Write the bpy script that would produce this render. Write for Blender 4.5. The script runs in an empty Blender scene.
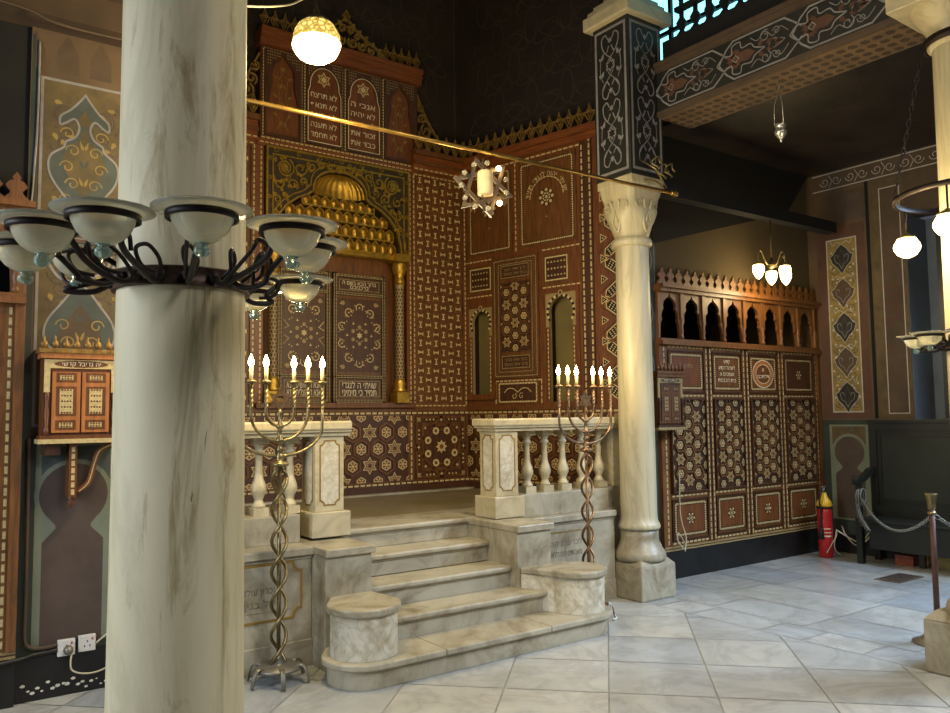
import bpy, bmesh, math, random
from math import pi, sin, cos, sqrt, radians, atan2
from mathutils import Vector, Matrix
random.seed(7)
SC = bpy.context.scene
COL = SC.collection

# ------------------------------------------------------------------ materials
def srgb(h):
    h = h.lstrip('#'); c = [int(h[i:i+2], 16)/255 for i in (0, 2, 4)]
    return tuple((x/12.92 if x <= .04045 else ((x+.055)/1.055)**2.4) for x in c) + (1,)

MATS = {}
def newmat(name):
    m = bpy.data.materials.new(name); m.use_nodes = True
    nt = m.node_tree; b = nt.nodes['Principled BSDF']; MATS[name] = m
    return m, nt, b
def coords(nt, scale=(1, 1, 1)):
    t = nt.nodes.new('ShaderNodeTexCoord'); mp = nt.nodes.new('ShaderNodeMapping')
    mp.inputs['Scale'].default_value = scale
    nt.links.new(t.outputs['Object'], mp.inputs['Vector']); return mp.outputs['Vector']
def ramp(nt, fac, stops):
    r = nt.nodes.new('ShaderNodeValToRGB'); nt.links.new(fac, r.inputs['Fac'])
    e = r.color_ramp.elements
    while len(e) < len(stops): e.new(.5)
    for k, (p, c) in enumerate(stops):
        e[k].position = p; e[k].color = srgb(c) if isinstance(c, str) else c
    return r.outputs['Color']
def noise(nt, vec, scale, detail=4, rough=.6, dist=0):
    n = nt.nodes.new('ShaderNodeTexNoise'); n.inputs['Scale'].default_value = scale
    n.inputs['Detail'].default_value = detail; n.inputs['Roughness'].default_value = rough
    n.inputs['Distortion'].default_value = dist
    nt.links.new(vec, n.inputs['Vector']); return n.outputs['Fac']
def mixc(nt, fac, a, b, mode='MIX'):
    m = nt.nodes.new('ShaderNodeMix'); m.data_type = 'RGBA'; m.blend_type = mode
    if isinstance(fac, (int, float)): m.inputs[0].default_value = fac
    else: nt.links.new(fac, m.inputs[0])
    for i, x in ((6, a), (7, b)):
        if isinstance(x, tuple): m.inputs[i].default_value = x
        else: nt.links.new(x, m.inputs[i])
    return m.outputs[2]
def bump(nt, b, fac, strength=.3, dist=.01):
    n = nt.nodes.new('ShaderNodeBump'); n.inputs['Strength'].default_value = strength
    n.inputs['Distance'].default_value = dist
    nt.links.new(fac, n.inputs['Height']); nt.links.new(n.outputs['Normal'], b.inputs['Normal'])
def plain(name, c, rough=.6, metal=0, var=.12, scale=8, bmp=0, spec=.5):
    m, nt, b = newmat(name)
    v = coords(nt); f = noise(nt, v, scale)
    base = srgb(c); lo = tuple(x*(1-var*1.6) for x in base[:3])+(1,); hi = tuple(min(1, x*(1+var)) for x in base[:3])+(1,)
    nt.links.new(ramp(nt, f, [(.3, lo), (.7, hi)]), b.inputs['Base Color'])
    b.inputs['Roughness'].default_value = rough; b.inputs['Metallic'].default_value = metal
    b.inputs['Specular IOR Level'].default_value = spec
    if bmp: bump(nt, b, noise(nt, v, scale*6), bmp)
    return m
def wood(name, c1, c2, rough=.45, grain='Z'):
    m, nt, b = newmat(name)
    s = (14, 14, 1.3) if grain == 'Z' else (1.3, 1.3, 14)
    v = coords(nt, s); f = noise(nt, v, 3, 5, .65, .6)
    nt.links.new(ramp(nt, f, [(.3, c1), (.68, c2)]), b.inputs['Base Color'])
    b.inputs['Roughness'].default_value = rough; bump(nt, b, f, .12, .004)
    return m
def marble(name, light, mid, vein, scale=1.6, rough=.35, island=False, dirt=None, vs=(1, 1, 1)):
    m, nt, b = newmat(name)
    v = coords(nt, vs)
    if island:
        gg = nt.nodes.new('ShaderNodeNewGeometry'); mu = nt.nodes.new('ShaderNodeMath'); mu.operation = 'MULTIPLY'; mu.inputs[1].default_value = 37
        nt.links.new(gg.outputs['Random Per Island'], mu.inputs[0]); va = nt.nodes.new('ShaderNodeVectorMath'); va.operation = 'ADD'
        nt.links.new(v, va.inputs[0]); nt.links.new(mu.outputs[0], va.inputs[1]); v0_ = v; v = va.outputs[0]
    w = noise(nt, v, scale, 6, .62, 1.4)
    a = nt.nodes.new('ShaderNodeMath'); a.operation = 'SUBTRACT'; nt.links.new(w, a.inputs[0]); a.inputs[1].default_value = .5
    ab = nt.nodes.new('ShaderNodeMath'); ab.operation = 'ABSOLUTE'; nt.links.new(a.outputs[0], ab.inputs[0])
    vc = ramp(nt, ab.outputs[0], [(0.0, vein), (.05, mid), (.2, light)])
    cl = noise(nt, v, scale*2.7, 5, .6)
    c = mixc(nt, .55, vc, ramp(nt, cl, [(.35, mid), (.65, light)]))
    if island:
        g = nt.nodes.new('ShaderNodeNewGeometry')
        c = mixc(nt, 1.0, c, ramp(nt, g.outputs['Random Per Island'], [(0, (.70, .74, .80, 1)), (.5, (.88, .89, .90, 1)), (1, (1.0, .99, .96, 1))]), 'MULTIPLY')
        d0 = noise(nt, v0_, .9, 5, .6, .5)
        c = mixc(nt, 1.0, c, ramp(nt, d0, [(.35, (.86, .83, .78, 1)), (.6, (1, 1, 1, 1))]), 'MULTIPLY')
    if dirt:
        d0 = noise(nt, v, 2.3, 7, .7, .8)
        c = mixc(nt, 1.0, c, ramp(nt, d0, [(.3, dirt), (.52, '#ffffff')]), 'MULTIPLY')
    nt.links.new(c, b.inputs['Base Color']); b.inputs['Roughness'].default_value = rough
    bump(nt, b, noise(nt, v, 30, 4), .08, .004)
    return m
def emit(name, c, strength):
    m, nt, b = newmat(name)
    b.inputs['Base Color'].default_value = srgb(c); b.inputs['Emission Color'].default_value = srgb(c)
    b.inputs['Emission Strength'].default_value = strength
    return m
def glass(name, c, trans=.6, rough=.25, alpha=1):
    m, nt, b = newmat(name)
    b.inputs['Base Color'].default_value = srgb(c); b.inputs['Transmission Weight'].default_value = trans
    b.inputs['Roughness'].default_value = rough; b.inputs['IOR'].default_value = 1.3
    b.inputs['Alpha'].default_value = alpha
    return m

wood('wood', '#44260d', '#704519')
wood('wood_red', '#49270e', '#76431a')
wood('wood_red_x', '#50280e', '#80461a', grain='X')
wood('wood_dark', '#301a0b', '#4f2d13')
wood('wood_light', '#8a5226', '#b0713a')
wood('wood_screen', '#4c2e14', '#7c4f24')
wood('wood_black', '#060505', '#0d0b09', .8)
plain('ivory', '#c0ab78', .4, var=.15, scale=60)
plain('ivory_dim', '#937d50', .5, var=.3, scale=90)
plain('gilt', '#a8842f', .38, .7, var=.25, scale=25, bmp=.1)
plain('gilt_wood', '#8a6a30', .45, .35, var=.35, scale=30, bmp=.15)
plain('gilt_dark', '#2c1f0c', .6, 0, var=.3, scale=20)
marble('marble_warm', '#bfb393', '#aea281', '#8a8164', 1.8, .38)
marble('marble_stair', '#aaa28b', '#99917b', '#7f7763', 1.3, .42, dirt='#b0a388')
marble('marble_shaft', '#bdb495', '#ada384', '#857b62', 1.3, .4, vs=(2.2, 2.2, .35))
marble('marble_base', '#aaa28b', '#968e79', '#7c7461', 1.9, .4, dirt='#ada084')
marble('marble_floor', '#b9bab5', '#a9aaa6', '#8f908e', 1.6, .22, island=True)
marble('marble_dark', '#7f7254', '#75684a', '#5f543c', 1.2, .4)
marble('marble_rough', '#cdc7b5', '#b2aa94', '#8b8062', 7, .75, dirt='#c5b795')
marble('column_plaster', '#dccda6', '#cdbf97', '#b5a67f', 1.0, .6, vs=(2.5, 2.5, .5))
def column_mat():
    m = MATS['column_plaster']; nt = m.node_tree; b = nt.nodes['Principled BSDF']
    src = b.inputs['Base Color'].links[0].from_socket
    v = coords(nt, (5, 5, .7)); f = noise(nt, v, 2.2, 8, .72, .7)
    c = mixc(nt, 1.0, src, ramp(nt, f, [(.26, '#8a7e68'), (.36, '#cfc7b2'), (.46, '#ffffff')]), 'MULTIPLY')
    v2 = coords(nt, (9, 9, 1.6)); g = noise(nt, v2, 1.7, 5, .6, 1.5)
    c = mixc(nt, 1.0, c, ramp(nt, g, [(.70, '#ffffff'), (.73, '#9c927a'), (.78, '#a1977f')]), 'MULTIPLY')
    nt.links.new(c, b.inputs['Base Color'])
column_mat()
plain('grout', '#8b8981', .9)
plain('brass', '#b08a45', .3, .9, var=.2, scale=14)
plain('brass_old', '#857550', .35, .85, var=.3, scale=18)
plain('copper_old', '#84684c', .35, .85, var=.3, scale=18)
plain('steel_grey', '#7d786c', .4, .6, var=.2)
plain('iron', '#2a201a', .5, .6, var=.3, scale=20, bmp=.1)
plain('iron_band', '#4a3626', .5, .6, var=.4, scale=14, bmp=.15)
plain('silver', '#c9c4b8', .3, .8)
plain('chain_dark', '#2b2622', .5, .6)
plain('soot_wall', '#1f140c', .85, var=.35, scale=2.2, bmp=.1)
plain('soot_pattern', '#35281a', .85, var=.3, scale=4)
plain('ceiling_dark', '#241b14', .5, var=.45, scale=3.2, bmp=.5)
plain('olive_wall', '#4d4028', .9, var=.12, scale=1.5)
plain('paint_brown', '#54422e', .75, var=.18, scale=2.5)
plain('paint_redbrown', '#523627', .75, var=.2, scale=3)
plain('paint_ochre', '#84703a', .7, var=.22, scale=9)
plain('paint_gold', '#534528', .7, var=.22, scale=9)
plain('paint_slate', '#3c4340', .7, var=.2, scale=6)
plain('paint_greygreen', '#6e7462', .75, var=.12, scale=5)
plain('paint_darkgreen', '#2c332b', .7, var=.2, scale=4)
plain('paint_maroon', '#4a3c33', .75, var=.14, scale=4)
plain('paint_white', '#a9a39c', .7, var=.12, scale=12)
plain('paint_lilac', '#7d7a7a', .7, var=.15, scale=12)
plain('paint_black', '#1b1c18', .6, var=.3, scale=7)
plain('paint_umber', '#4a3a2a', .75, var=.2, scale=3)
plain('beam_soffit', '#685034', .8, var=.2, scale=4)
plain('beam_soffit_dark', '#41301f', .8, var=.2, scale=4)
plain('plaster_step', '#cdc7b4', .8, var=.1)
plain('niche_wall', '#6f6132', .85, var=.15, scale=2)
plain('tar_black', '#141210', .45, var=.4, scale=6)
plain('bench_paint', '#191c17', .4, var=.25, scale=3)
plain('bench_panel', '#23281f', .38, var=.2, scale=2)
plain('door_dark', '#23282a', .4, var=.2, scale=3)
plain('reveal_blue', '#757b80', .7, var=.1, scale=3)
plain('red_paint', '#b01f1c', .35, var=.15, scale=10)
plain('yellow_plastic', '#d9a81c', .4, var=.1)
plain('white_plastic', '#c9c6c0', .4, var=.06)
plain('black_rubber', '#14130f', .6)
plain('cable_cream', '#b7ab90', .6)
plain('rope_white', '#6f6e66', .5, .3)
plain('stone_yellow', '#b39a58', .8, var=.2, scale=6, bmp=.3)
plain('brick', '#8b4a36', .85, var=.25, scale=14, bmp=.3)
plain('letter_gold', '#8b6a2c', .5, .3)
plain('letter_dark', '#5b5140', .7)
plain('letter_ivory', '#d6c9a8', .5, var=.05)
plain('slot_dark', '#0a0806', .9)
plain('rust_pole', '#54372c', .55, .3, var=.3, scale=12)
plain('candle', '#d8c68f', .5, var=.04)
glass('glass_bowl', '#f1ecd2', .72, .22)
glass('glass_green', '#c3ddcf', .75, .12)
emit('bulb_warm', '#ffd98c', 45)
emit('globe_lit', '#ffe9ab', 9)
emit('globe_rim', '#e8c25a', 1.3)
def shade_pattern():
    m = MATS['globe_rim']; nt = m.node_tree; b = nt.nodes['Principled BSDF']
    vo = nt.nodes.new('ShaderNodeTexVoronoi'); vo.feature = 'DISTANCE_TO_EDGE'; vo.inputs['Scale'].default_value = 34
    nt.links.new(coords(nt), vo.inputs['Vector'])
    nt.links.new(ramp(nt, vo.outputs['Distance'], [(.05, '#8a6a20'), (.25, '#ffdf80')]), b.inputs['Emission Color'])
shade_pattern()
emit('globe_small', '#ffe2a0', 11)
emit('tulip_lit', '#ffdb96', 9)
emit('window_sky', '#8ce8f2', 2.4)
plain('frosted_cylinder', '#e0c998', .5)
plain('star_metal', '#5a4a38', .6, .2, var=.3)
plain('dark_room', '#0c0906', .9)  # near-black colour stands in for the shade of the unlit aisles

# ------------------------------------------------------------------ mesh builder
class MB:
    def __init__(s, O=(0, 0, 0), U=(1, 0, 0), V=(0, 0, 1), N=(0, -1, 0)):
        s.O = Vector(O); s.U = Vector(U); s.V = Vector(V); s.N = Vector(N)
        s.v = []; s.f = []; s.fm = []; s.sm = []; s.slots = []; s.cur = 0; s.smooth = False
    def m(s, name):
        if name not in s.slots: s.slots.append(name)
        s.cur = s.slots.index(name); return s
    def P(s, u, v, n=0): return s.O + s.U*u + s.V*v + s.N*n
    def add(s, vs, fs, smooth=None):
        b = len(s.v); s.v += vs
        sm = s.smooth if smooth is None else smooth
        for f in fs: s.f.append([b+i for i in f]); s.fm.append(s.cur); s.sm.append(sm)
    def box(s, u0, u1, v0, v1, n0, n1):
        P = s.P
        s.add([P(u0, v0, n0), P(u1, v0, n0), P(u1, v1, n0), P(u0, v1, n0), P(u0, v0, n1), P(u1, v0, n1), P(u1, v1, n1), P(u0, v1, n1)],
              [(0, 3, 2, 1), (4, 5, 6, 7), (0, 1, 5, 4), (1, 2, 6, 5), (2, 3, 7, 6), (3, 0, 4, 7)], False)
    def quad(s, u0, u1, v0, v1, n): s.add([s.P(u0, v0, n), s.P(u1, v0, n), s.P(u1, v1, n), s.P(u0, v1, n)], [(0, 1, 2, 3)], False)
    def flat(s, pts, n): s.add([s.P(u, v, n) for u, v in pts], [tuple(range(len(pts)))], False)
    def prism(s, pts, n0, n1):
        k = len(pts)
        s.add([s.P(u, v, n0) for u, v in pts] + [s.P(u, v, n1) for u, v in pts],
              [tuple(range(k-1, -1, -1)), tuple(range(k, 2*k))] + [(i, (i+1) % k, k+(i+1) % k, k+i) for i in range(k)], False)
    def ribbon(s, pts, w, n0, n1=None, closed=False):
        k = len(pts); L = []; R = []
        for i in range(k):
            a = pts[i-1] if (i > 0 or closed) else pts[i]
            c = pts[(i+1) % k] if (i < k-1 or closed) else pts[i]
            b = pts[i]
            d1 = Vector((b[0]-a[0], b[1]-a[1])); d2 = Vector((c[0]-b[0], c[1]-b[1]))
            if d1.length < 1e-9: d1 = d2
            if d2.length < 1e-9: d2 = d1
            d1.normalize(); d2.normalize(); t = d1+d2
            if t.length < 1e-6: t = d1
            t.normalize(); nn = Vector((-t.y, t.x)); q = w/2/max(.45, abs(nn.dot(Vector((-d1.y, d1.x)))))
            L.append((b[0]+nn.x*q, b[1]+nn.y*q)); R.append((b[0]-nn.x*q, b[1]-nn.y*q))
        rng = range(k if closed else k-1)
        if n1 is None:
            s.add([s.P(*p, n0) for p in L]+[s.P(*p, n0) for p in R], [(i, (i+1) % k, k+(i+1) % k, k+i) for i in rng], False)
        else:
            vs = [s.P(*p, n1) for p in L]+[s.P(*p, n1) for p in R]+[s.P(*p, n0) for p in L]+[s.P(*p, n0) for p in R]
            fs = []
            for i in rng:
                j = (i+1) % k
                fs += [(i, j, k+j, k+i), (2*k+i, 2*k+j, j, i), (k+i, k+j, 3*k+j, 3*k+i), (2*k+i, 3*k+i, 3*k+j, 2*k+j)]
            s.add(vs, fs, False)
    def dashes(s, path, w, L, gap, n, closed=True):
        pts = list(path)+([path[0]] if closed else [])
        for a, b in zip(pts, pts[1:]):
            d = Vector((b[0]-a[0], b[1]-a[1])); T = d.length
            if T < 1e-6: continue
            d.normalize(); q = Vector((-d.y, d.x))*w/2; k = max(1, int(T/(L+gap))); st = T/k; l = st*L/(L+gap)
            for i in range(k):
                p = Vector(a)+d*(st*(i+.5)-l/2); e = p+d*l
                s.flat([(p.x-q.x, p.y-q.y), (e.x-q.x, e.y-q.y), (e.x+q.x, e.y+q.y), (p.x+q.x, p.y+q.y)], n)
    def border(s, u0, u1, v0, v1, w, n, mat='ivory', L=.03, gap=.012, base='wood_dark'):
        r = [(u0, v0), (u1, v0), (u1, v1), (u0, v1)]
        if base: s.m(base).ribbon(r, w*1.35, n-.002, n, True)
        s.m(mat).dashes(r, w*.75, L, gap, n+.0015)
    def frame(s, u0, u1, v0, v1, w, n0, n1):
        s.box(u0, u1, v0, v0+w, n0, n1); s.box(u0, u1, v1-w, v1, n0, n1)
        s.box(u0, u0+w, v0+w, v1-w, n0, n1); s.box(u1-w, u1, v0+w, v1-w, n0, n1)
    def lathe(s, c, prof, seg=24, axis=None, flute=0, cap=True, a0=0, a1=2*pi):
        c = Vector(c); full = abs(a1-a0-2*pi) < 1e-6; k = seg if full else seg+1
        X, Y, Z = Vector((1, 0, 0)), Vector((0, 1, 0)), Vector((0, 0, 1))
        if axis is not None:
            Z = Vector(axis).normalized(); X = Z.orthogonal().normalized(); Y = Z.cross(X)
        vs = []
        for r, z in prof:
            for i in range(k):
                a = a0+(a1-a0)*i/seg; rr = r*(1+flute*cos(a*flute_n)) if flute else r
                vs.append(c+X*(rr*cos(a))+Y*(rr*sin(a))+Z*z)
        fs = []
        for j in range(len(prof)-1):
            for i in range(seg):
                i2 = (i+1) % k
                fs.append((j*k+i, j*k+i2, (j+1)*k+i2, (j+1)*k+i))
        if cap and full:
            if prof[0][0] > 1e-4: fs.append(tuple(range(k-1, -1, -1)))
            if prof[-1][0] > 1e-4: fs.append(tuple((len(prof)-1)*k+i for i in range(k)))
        s.add(vs, fs, True)
    def ball(s, c, r, seg=14, sz=1.0):
        h = 8; s.lathe(c, [(max(1e-5, r*sin(pi*i/h)), -r*sz*cos(pi*i/h)) for i in range(h+1)], seg, cap=False)
    def tube(s, pts, r, seg=8, closed=False):
        pts = [Vector(p) for p in pts]; k = len(pts); vs = []; up = None
        rs = r if isinstance(r, (list, tuple)) else [r]*k
        for i, p in enumerate(pts):
            a = pts[i-1] if (i > 0 or closed) else p; b = pts[(i+1) % k] if (i < k-1 or closed) else p
            t = (b-a).normalized() if (b-a).length > 1e-9 else Vector((0, 0, 1))
            if up is None: up = t.orthogonal().normalized()
            up = (up-t*up.dot(t)); up = up.normalized() if up.length > 1e-6 else t.orthogonal().normalized()
            q = t.cross(up)
            for j in range(seg):
                an = 2*pi*j/seg; vs.append(p+(up*cos(an)+q*sin(an))*rs[i])
        fs = []
        for i in range(k if closed else k-1):
            i2 = (i+1) % k
            for j in range(seg): fs.append((i*seg+j, i*seg+(j+1) % seg, i2*seg+(j+1) % seg, i2*seg+j))
        if not closed: fs += [tuple(range(seg-1, -1, -1)), tuple((k-1)*seg+j for j in range(seg))]
        s.add(vs, fs, True)
    def build(s, name, parent=None, label=None, loc=None, bevel=0, kind=None):
        org = Vector(parent['_o']) if parent is not None else Vector(loc or (0, 0, 0))
        me = bpy.data.meshes.new(name)
        me.from_pydata([tuple(p-org) for p in s.v], [], s.f)
        for n_ in s.slots: me.materials.append(MATS[n_])
        me.polygons.foreach_set('material_index', s.fm); me.polygons.foreach_set('use_smooth', s.sm)
        bm = bmesh.new(); bm.from_mesh(me); bmesh.ops.recalc_face_normals(bm, faces=bm.faces[:]); bm.to_mesh(me); bm.free()
        me.update()
        o = bpy.data.objects.new(name, me); COL.objects.link(o)
        o['_o'] = tuple(org)
        if parent is not None: o.parent = parent
        else: o.location = org
        if parent is not None and '_o' in parent: pass
        if label: o['label'] = label
        if kind: o['kind'] = kind
        if bevel:
            b = o.modifiers.new('bevel', 'BEVEL'); b.width = bevel; b.segments = 2; b.limit_method = 'ANGLE'; b.angle_limit = radians(50)
        return o
flute_n = 16
def thing(name, label, cat, loc=(0, 0, 0), group=None):
    o = bpy.data.objects.new(name, None); COL.objects.link(o); o.location = loc; o.empty_display_size = .05
    o['_o'] = tuple(loc); o['label'] = label; o['category'] = cat
    if group: o['group'] = group
    return o
def tag(o, label, cat, group=None):
    o['label'] = label; o['category'] = cat
    if group: o['group'] = group
    return o
def struct(mb, name, loc=None, bevel=0):
    o = mb.build(name, loc=loc, bevel=bevel); o['kind'] = 'structure'; return o
def copy_tree(o, parent=None):
    c = o.copy(); COL.objects.link(c); c.parent = parent
    for ch in list(o.children): copy_tree(ch, c)
    return c

# Hebrew lettering as real glyph meshes
_gl = {}
def glyph_mesh(txt):
    if txt in _gl: return _gl[txt]
    c = bpy.data.curves.new('t', 'FONT'); c.body = txt[::-1]; c.align_x = 'CENTER'; c.resolution_u = 3
    o = bpy.data.objects.new('t', c); COL.objects.link(o)
    me = bpy.data.meshes.new_from_object(o.evaluated_get(bpy.context.evaluated_depsgraph_get()))
    vs = [tuple(v.co) for v in me.vertices]; fs = [tuple(p.vertices) for p in me.polygons]
    bpy.data.objects.remove(o); bpy.data.curves.remove(c); bpy.data.meshes.remove(me)
    _gl[txt] = (vs, fs); return vs, fs
def text(mb, txt, u, v, h, n, width=None):
    vs, fs = glyph_mesh(txt)
    if not vs: return
    x0 = min(p[0] for p in vs); x1 = max(p[0] for p in vs); y0 = 0
    hv = glyph_mesh('ה')[0]; k = h*.95/max(p[1] for p in hv); kx = k if width is None else width/max(.001, x1-x0)
    mb.add([mb.P(u+(p[0]-(x0+x1)/2)*kx, v+(p[1]-y0)*k, n) for p in vs], fs, False)
def arctext(mb, txt, u, v, r, h, n, a0, a1):
    k = len(txt)
    for i, ch in enumerate(txt):
        if ch == ' ': continue
        a = a0+(a1-a0)*(i+.5)/k
        vs, fs = glyph_mesh(ch)
        if not vs: continue
        x0 = min(p[0] for p in vs); x1 = max(p[0] for p in vs); y0 = 0
        s_ = h/.62; out = []
        for p in vs:
            dx = (p[0]-(x0+x1)/2)*s_; dy = (p[1]-y0)*s_
            out.append(mb.P(u+(r+dy)*cos(a)+dx*sin(a), v+(r+dy)*sin(a)-dx*cos(a), n))
        mb.add(out, fs, False)

# ------------------------------------------------------------------ 2D shapes
def star(u, v, r, k=6, q=.577, a0=pi/2, sx=1):
    return [(u+sx*(r if i % 2 == 0 else r*q)*cos(a0+pi*i/k), v+(r if i % 2 == 0 else r*q)*sin(a0+pi*i/k)) for i in range(2*k)]
def ngon(u, v, r, k=6, a0=pi/2, sx=1): return [(u+sx*r*cos(a0+2*pi*i/k), v+r*sin(a0+2*pi*i/k)) for i in range(k)]
def arc(u, v, r, a, b, k=12): return [(u+r*cos(a+(b-a)*i/k), v+r*sin(a+(b-a)*i/k)) for i in range(k+1)]
def curl(u, v, r, a, turns=1.2, k=18, q=.25): return [(u+r*(1-(1-q)*i/k)*cos(a+2*pi*turns*i/k), v+r*(1-(1-q)*i/k)*sin(a+2*pi*turns*i/k)) for i in range(k+1)]
def spline(pts, k=6):
    out = []; P = [pts[0]]+list(pts)+[pts[-1]]
    for i in range(1, len(P)-2):
        a, b, c, d = P[i-1], P[i], P[i+1], P[i+2]
        for j in range(k):
            t = j/k
            out.append(tuple(.5*((2*b[x])+(-a[x]+c[x])*t+(2*a[x]-5*b[x]+4*c[x]-d[x])*t*t+(-a[x]+3*b[x]-3*c[x]+d[x])*t**3) for x in range(len(b))))
    out.append(tuple(pts[-1])); return out
def mir(pts, u): return [(2*u-a, b) for a, b in pts]
def clip_poly(poly, a, b, c):   # keep a*x+b*y<=c
    out = []
    for i in range(len(poly)):
        p, q = poly[i], poly[(i+1) % len(poly)]
        dp = a*p[0]+b*p[1]-c; dq = a*q[0]+b*q[1]-c
        if dp <= 0: out.append(p)
        if dp*dq < 0:
            t = dp/(dp-dq); out.append((p[0]+(q[0]-p[0])*t, p[1]+(q[1]-p[1])*t))
    return out
def crect(poly, u0, u1, v0, v1):
    for a, b, c in ((-1, 0, -u0), (1, 0, u1), (0, -1, -v0), (0, 1, v1)):
        if len(poly) < 3: return []
        poly = clip_poly(poly, a, b, c)
    return poly if len(poly) > 2 else []

def holed(mb, u0, u1, v0, v1, uc, half, n0, n1):
    """board u0..u1 x v0..v1 with a symmetric opening; half = [(du, v)] bottom to apex"""
    for sg, ue in ((1, u1), (-1, u0)):
        pts = [(uc+sg*d, v) for d, v in half]
        poly = pts+[(uc, v1), (ue, v1), (ue, v0)]
        if half[0][1] > v0: poly += [(uc, v0), (uc, half[0][1])]
        mb.prism(poly, n0, n1)
def keyhole(a, v0, vs, R, top):   # straight jambs then a horseshoe arch
    th0 = -math.acos(min(1, a/R)) if R > a else 0
    vc = top-R*1.06
    pts = [(a, v0), (a, vc+R*sin(th0))]
    for i in range(1, 11):
        t = th0+(pi/2-th0)*i/10; pts.append((max(0, R*cos(t)), vc+R*sin(t)*(1+.06*(i/10)**3)))
    return pts

def hexstar(mb, u0, u1, v0, v1, s, n, vertical=False, wood_strap='wood', iv='ivory', ivd='ivory_dim', ph=(0, 0), sx=1.0):
    """star-and-hexagon lattice: every site is a six-pointed star or a hexagon cartouche"""
    lst = []
    if not vertical:
        r_ = s*sqrt(3)/2; nr = int((v1-v0)/r_)+3; nc = int((u1-u0)/s)+4
        for j in range(-1, nr):
            for i in range(-2, nc):
                st = (i % 3 == 0)
                lst.append((u0+ph[0]+(i+1.5*(j % 2))*s, v0+ph[1]+j*r_, st))
        a0 = pi/2; sxx = 1
    else:
        r_ = s*sqrt(3)/2*sx; nr = int((u1-u0)/r_)+3; nc = int((v1-v0)/s)+4
        for j in range(-1, nr):
            for i in range(-2, nc):
                lst.append((u0+ph[0]+j*r_, v0+ph[1]+(i+1.5*(j % 2))*s, i % 3 == 0))
        a0 = 0; sxx = sx
    def put(poly, nn, mat):
        p = crect(poly, u0, u1, v0, v1)
        if p: mb.m(mat).flat(p, nn)
    for (u, v, st) in lst:
        if u < u0-s or u > u1+s or v < v0-s or v > v1+s: continue
        if st:
            put(star(u, v, s*.62, 6, .577, a0+(pi/6 if not vertical else pi/6)-pi/6, sxx), n+.004, 'wood_dark')
            put(star(u, v, s*.47, 6, .577, a0, sxx), n+.006, iv)
            put(star(u, v, s*.39, 6, .577, a0, sxx), n+.0075, 'wood_red')
            put(star(u, v, s*.31, 6, .577, a0, sxx), n+.009, ivd); put(star(u, v, s*.17, 6, .577, a0, sxx), n+.0098, 'wood_red')
            put(ngon(u, v, s*.07, 6, a0, sxx), n+.0105, 'wood_dark')
        else:
            h = ngon(u, v, s*.49, 6, a0 if not vertical else 0, sxx)
            inside = all(u0 <= a <= u1 and v0 <= b <= v1 for a, b in h)
            if inside: mb.m(wood_strap).ribbon(h, s*.10, n, n+.013, True)
            put(ngon(u, v, s*.40, 6, a0, sxx), n+.004, 'wood_black' if vertical else 'wood_dark')
            put(ngon(u, v, s*.31, 6, a0, sxx), n+.006, iv)
            put(ngon(u, v, s*.255, 6, a0, sxx), n+.0075, 'wood_red')
            for k in range(6):
                put(ngon(u+sxx*s*.155*cos(pi/3*k), v+s*.155*sin(pi/3*k), s*.05, 6), n+.009, iv)
            put(star(u, v, s*.10, 6, .577, a0, sxx), n+.009, iv)

def rosette(mb, u, v, r, n, k=8, iv='ivory'):
    mb.m('wood_dark').flat(ngon(u, v, r*1.05, 16), n)
    mb.m(iv)
    for i in range(k):
        a = 2*pi*i/k
        mb.flat(ngon(u+r*.8*cos(a), v+r*.8*sin(a), r*.2, 6), n+.0015)
        mb.flat(ngon(u+r*.42*cos(a+pi/k), v+r*.42*sin(a+pi/k), r*.14, 4), n+.0015)
    mb.flat(star(u, v, r*.24, 6), n+.0015)

def crest(mb, u0, u1, v, h, n, k, mat='gilt_wood'):
    """openwork cresting: row of star finials on inverted pointed drops"""
    st = (u1-u0)/k; w = st*.09; mb.m(mat)
    for i in range(k):
        u = u0+st*(i+.5)
        mb.ribbon([(u-st*.5, v+h*.62), (u, v), (u+st*.5, v+h*.62)], w, n, n+.02)
        mb.ribbon([(u-st*.5, v+h*.62), (u-st*.18, v+h*.60), (u, v+h*.25), (u+st*.18, v+h*.60), (u+st*.5, v+h*.62)], w, n, n+.02)
        mb.ribbon([(u-st*.28, v+h*.66), (u-st*.12, v+h*.72), (u, v+h), (u+st*.12, v+h*.72), (u+st*.28, v+h*.66)], w*1.1, n, n+.02)
        mb.prism(ngon(u, v+h*.62, st*.13, 6), n, n+.026)
    mb.ribbon([(u0, v+.004), (u1, v+.004)], .010, n, n+.02)

# ------------------------------------------------------------------ frames
YB = 7.4
BK = dict(O=(0, YB, 0), U=(1, 0, 0), V=(0, 0, 1), N=(0, -1, 0))
_d = Vector((.24, -1, 0)).normalized()
WG = dict(O=(5.2, YB, 0), U=tuple(_d), V=(0, 0, 1), N=(_d.y, -_d.x, 0))
SY = 5.10
SN = dict(O=(0, SY, 0), U=(1, 0, 0), V=(0, 0, 1), N=(0, -1, 0))
XR = 8.5
RW = dict(O=(XR, 0, 0), U=(0, -1, 0), V=(0, 0, 1), N=(-1, 0, 0))

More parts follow.
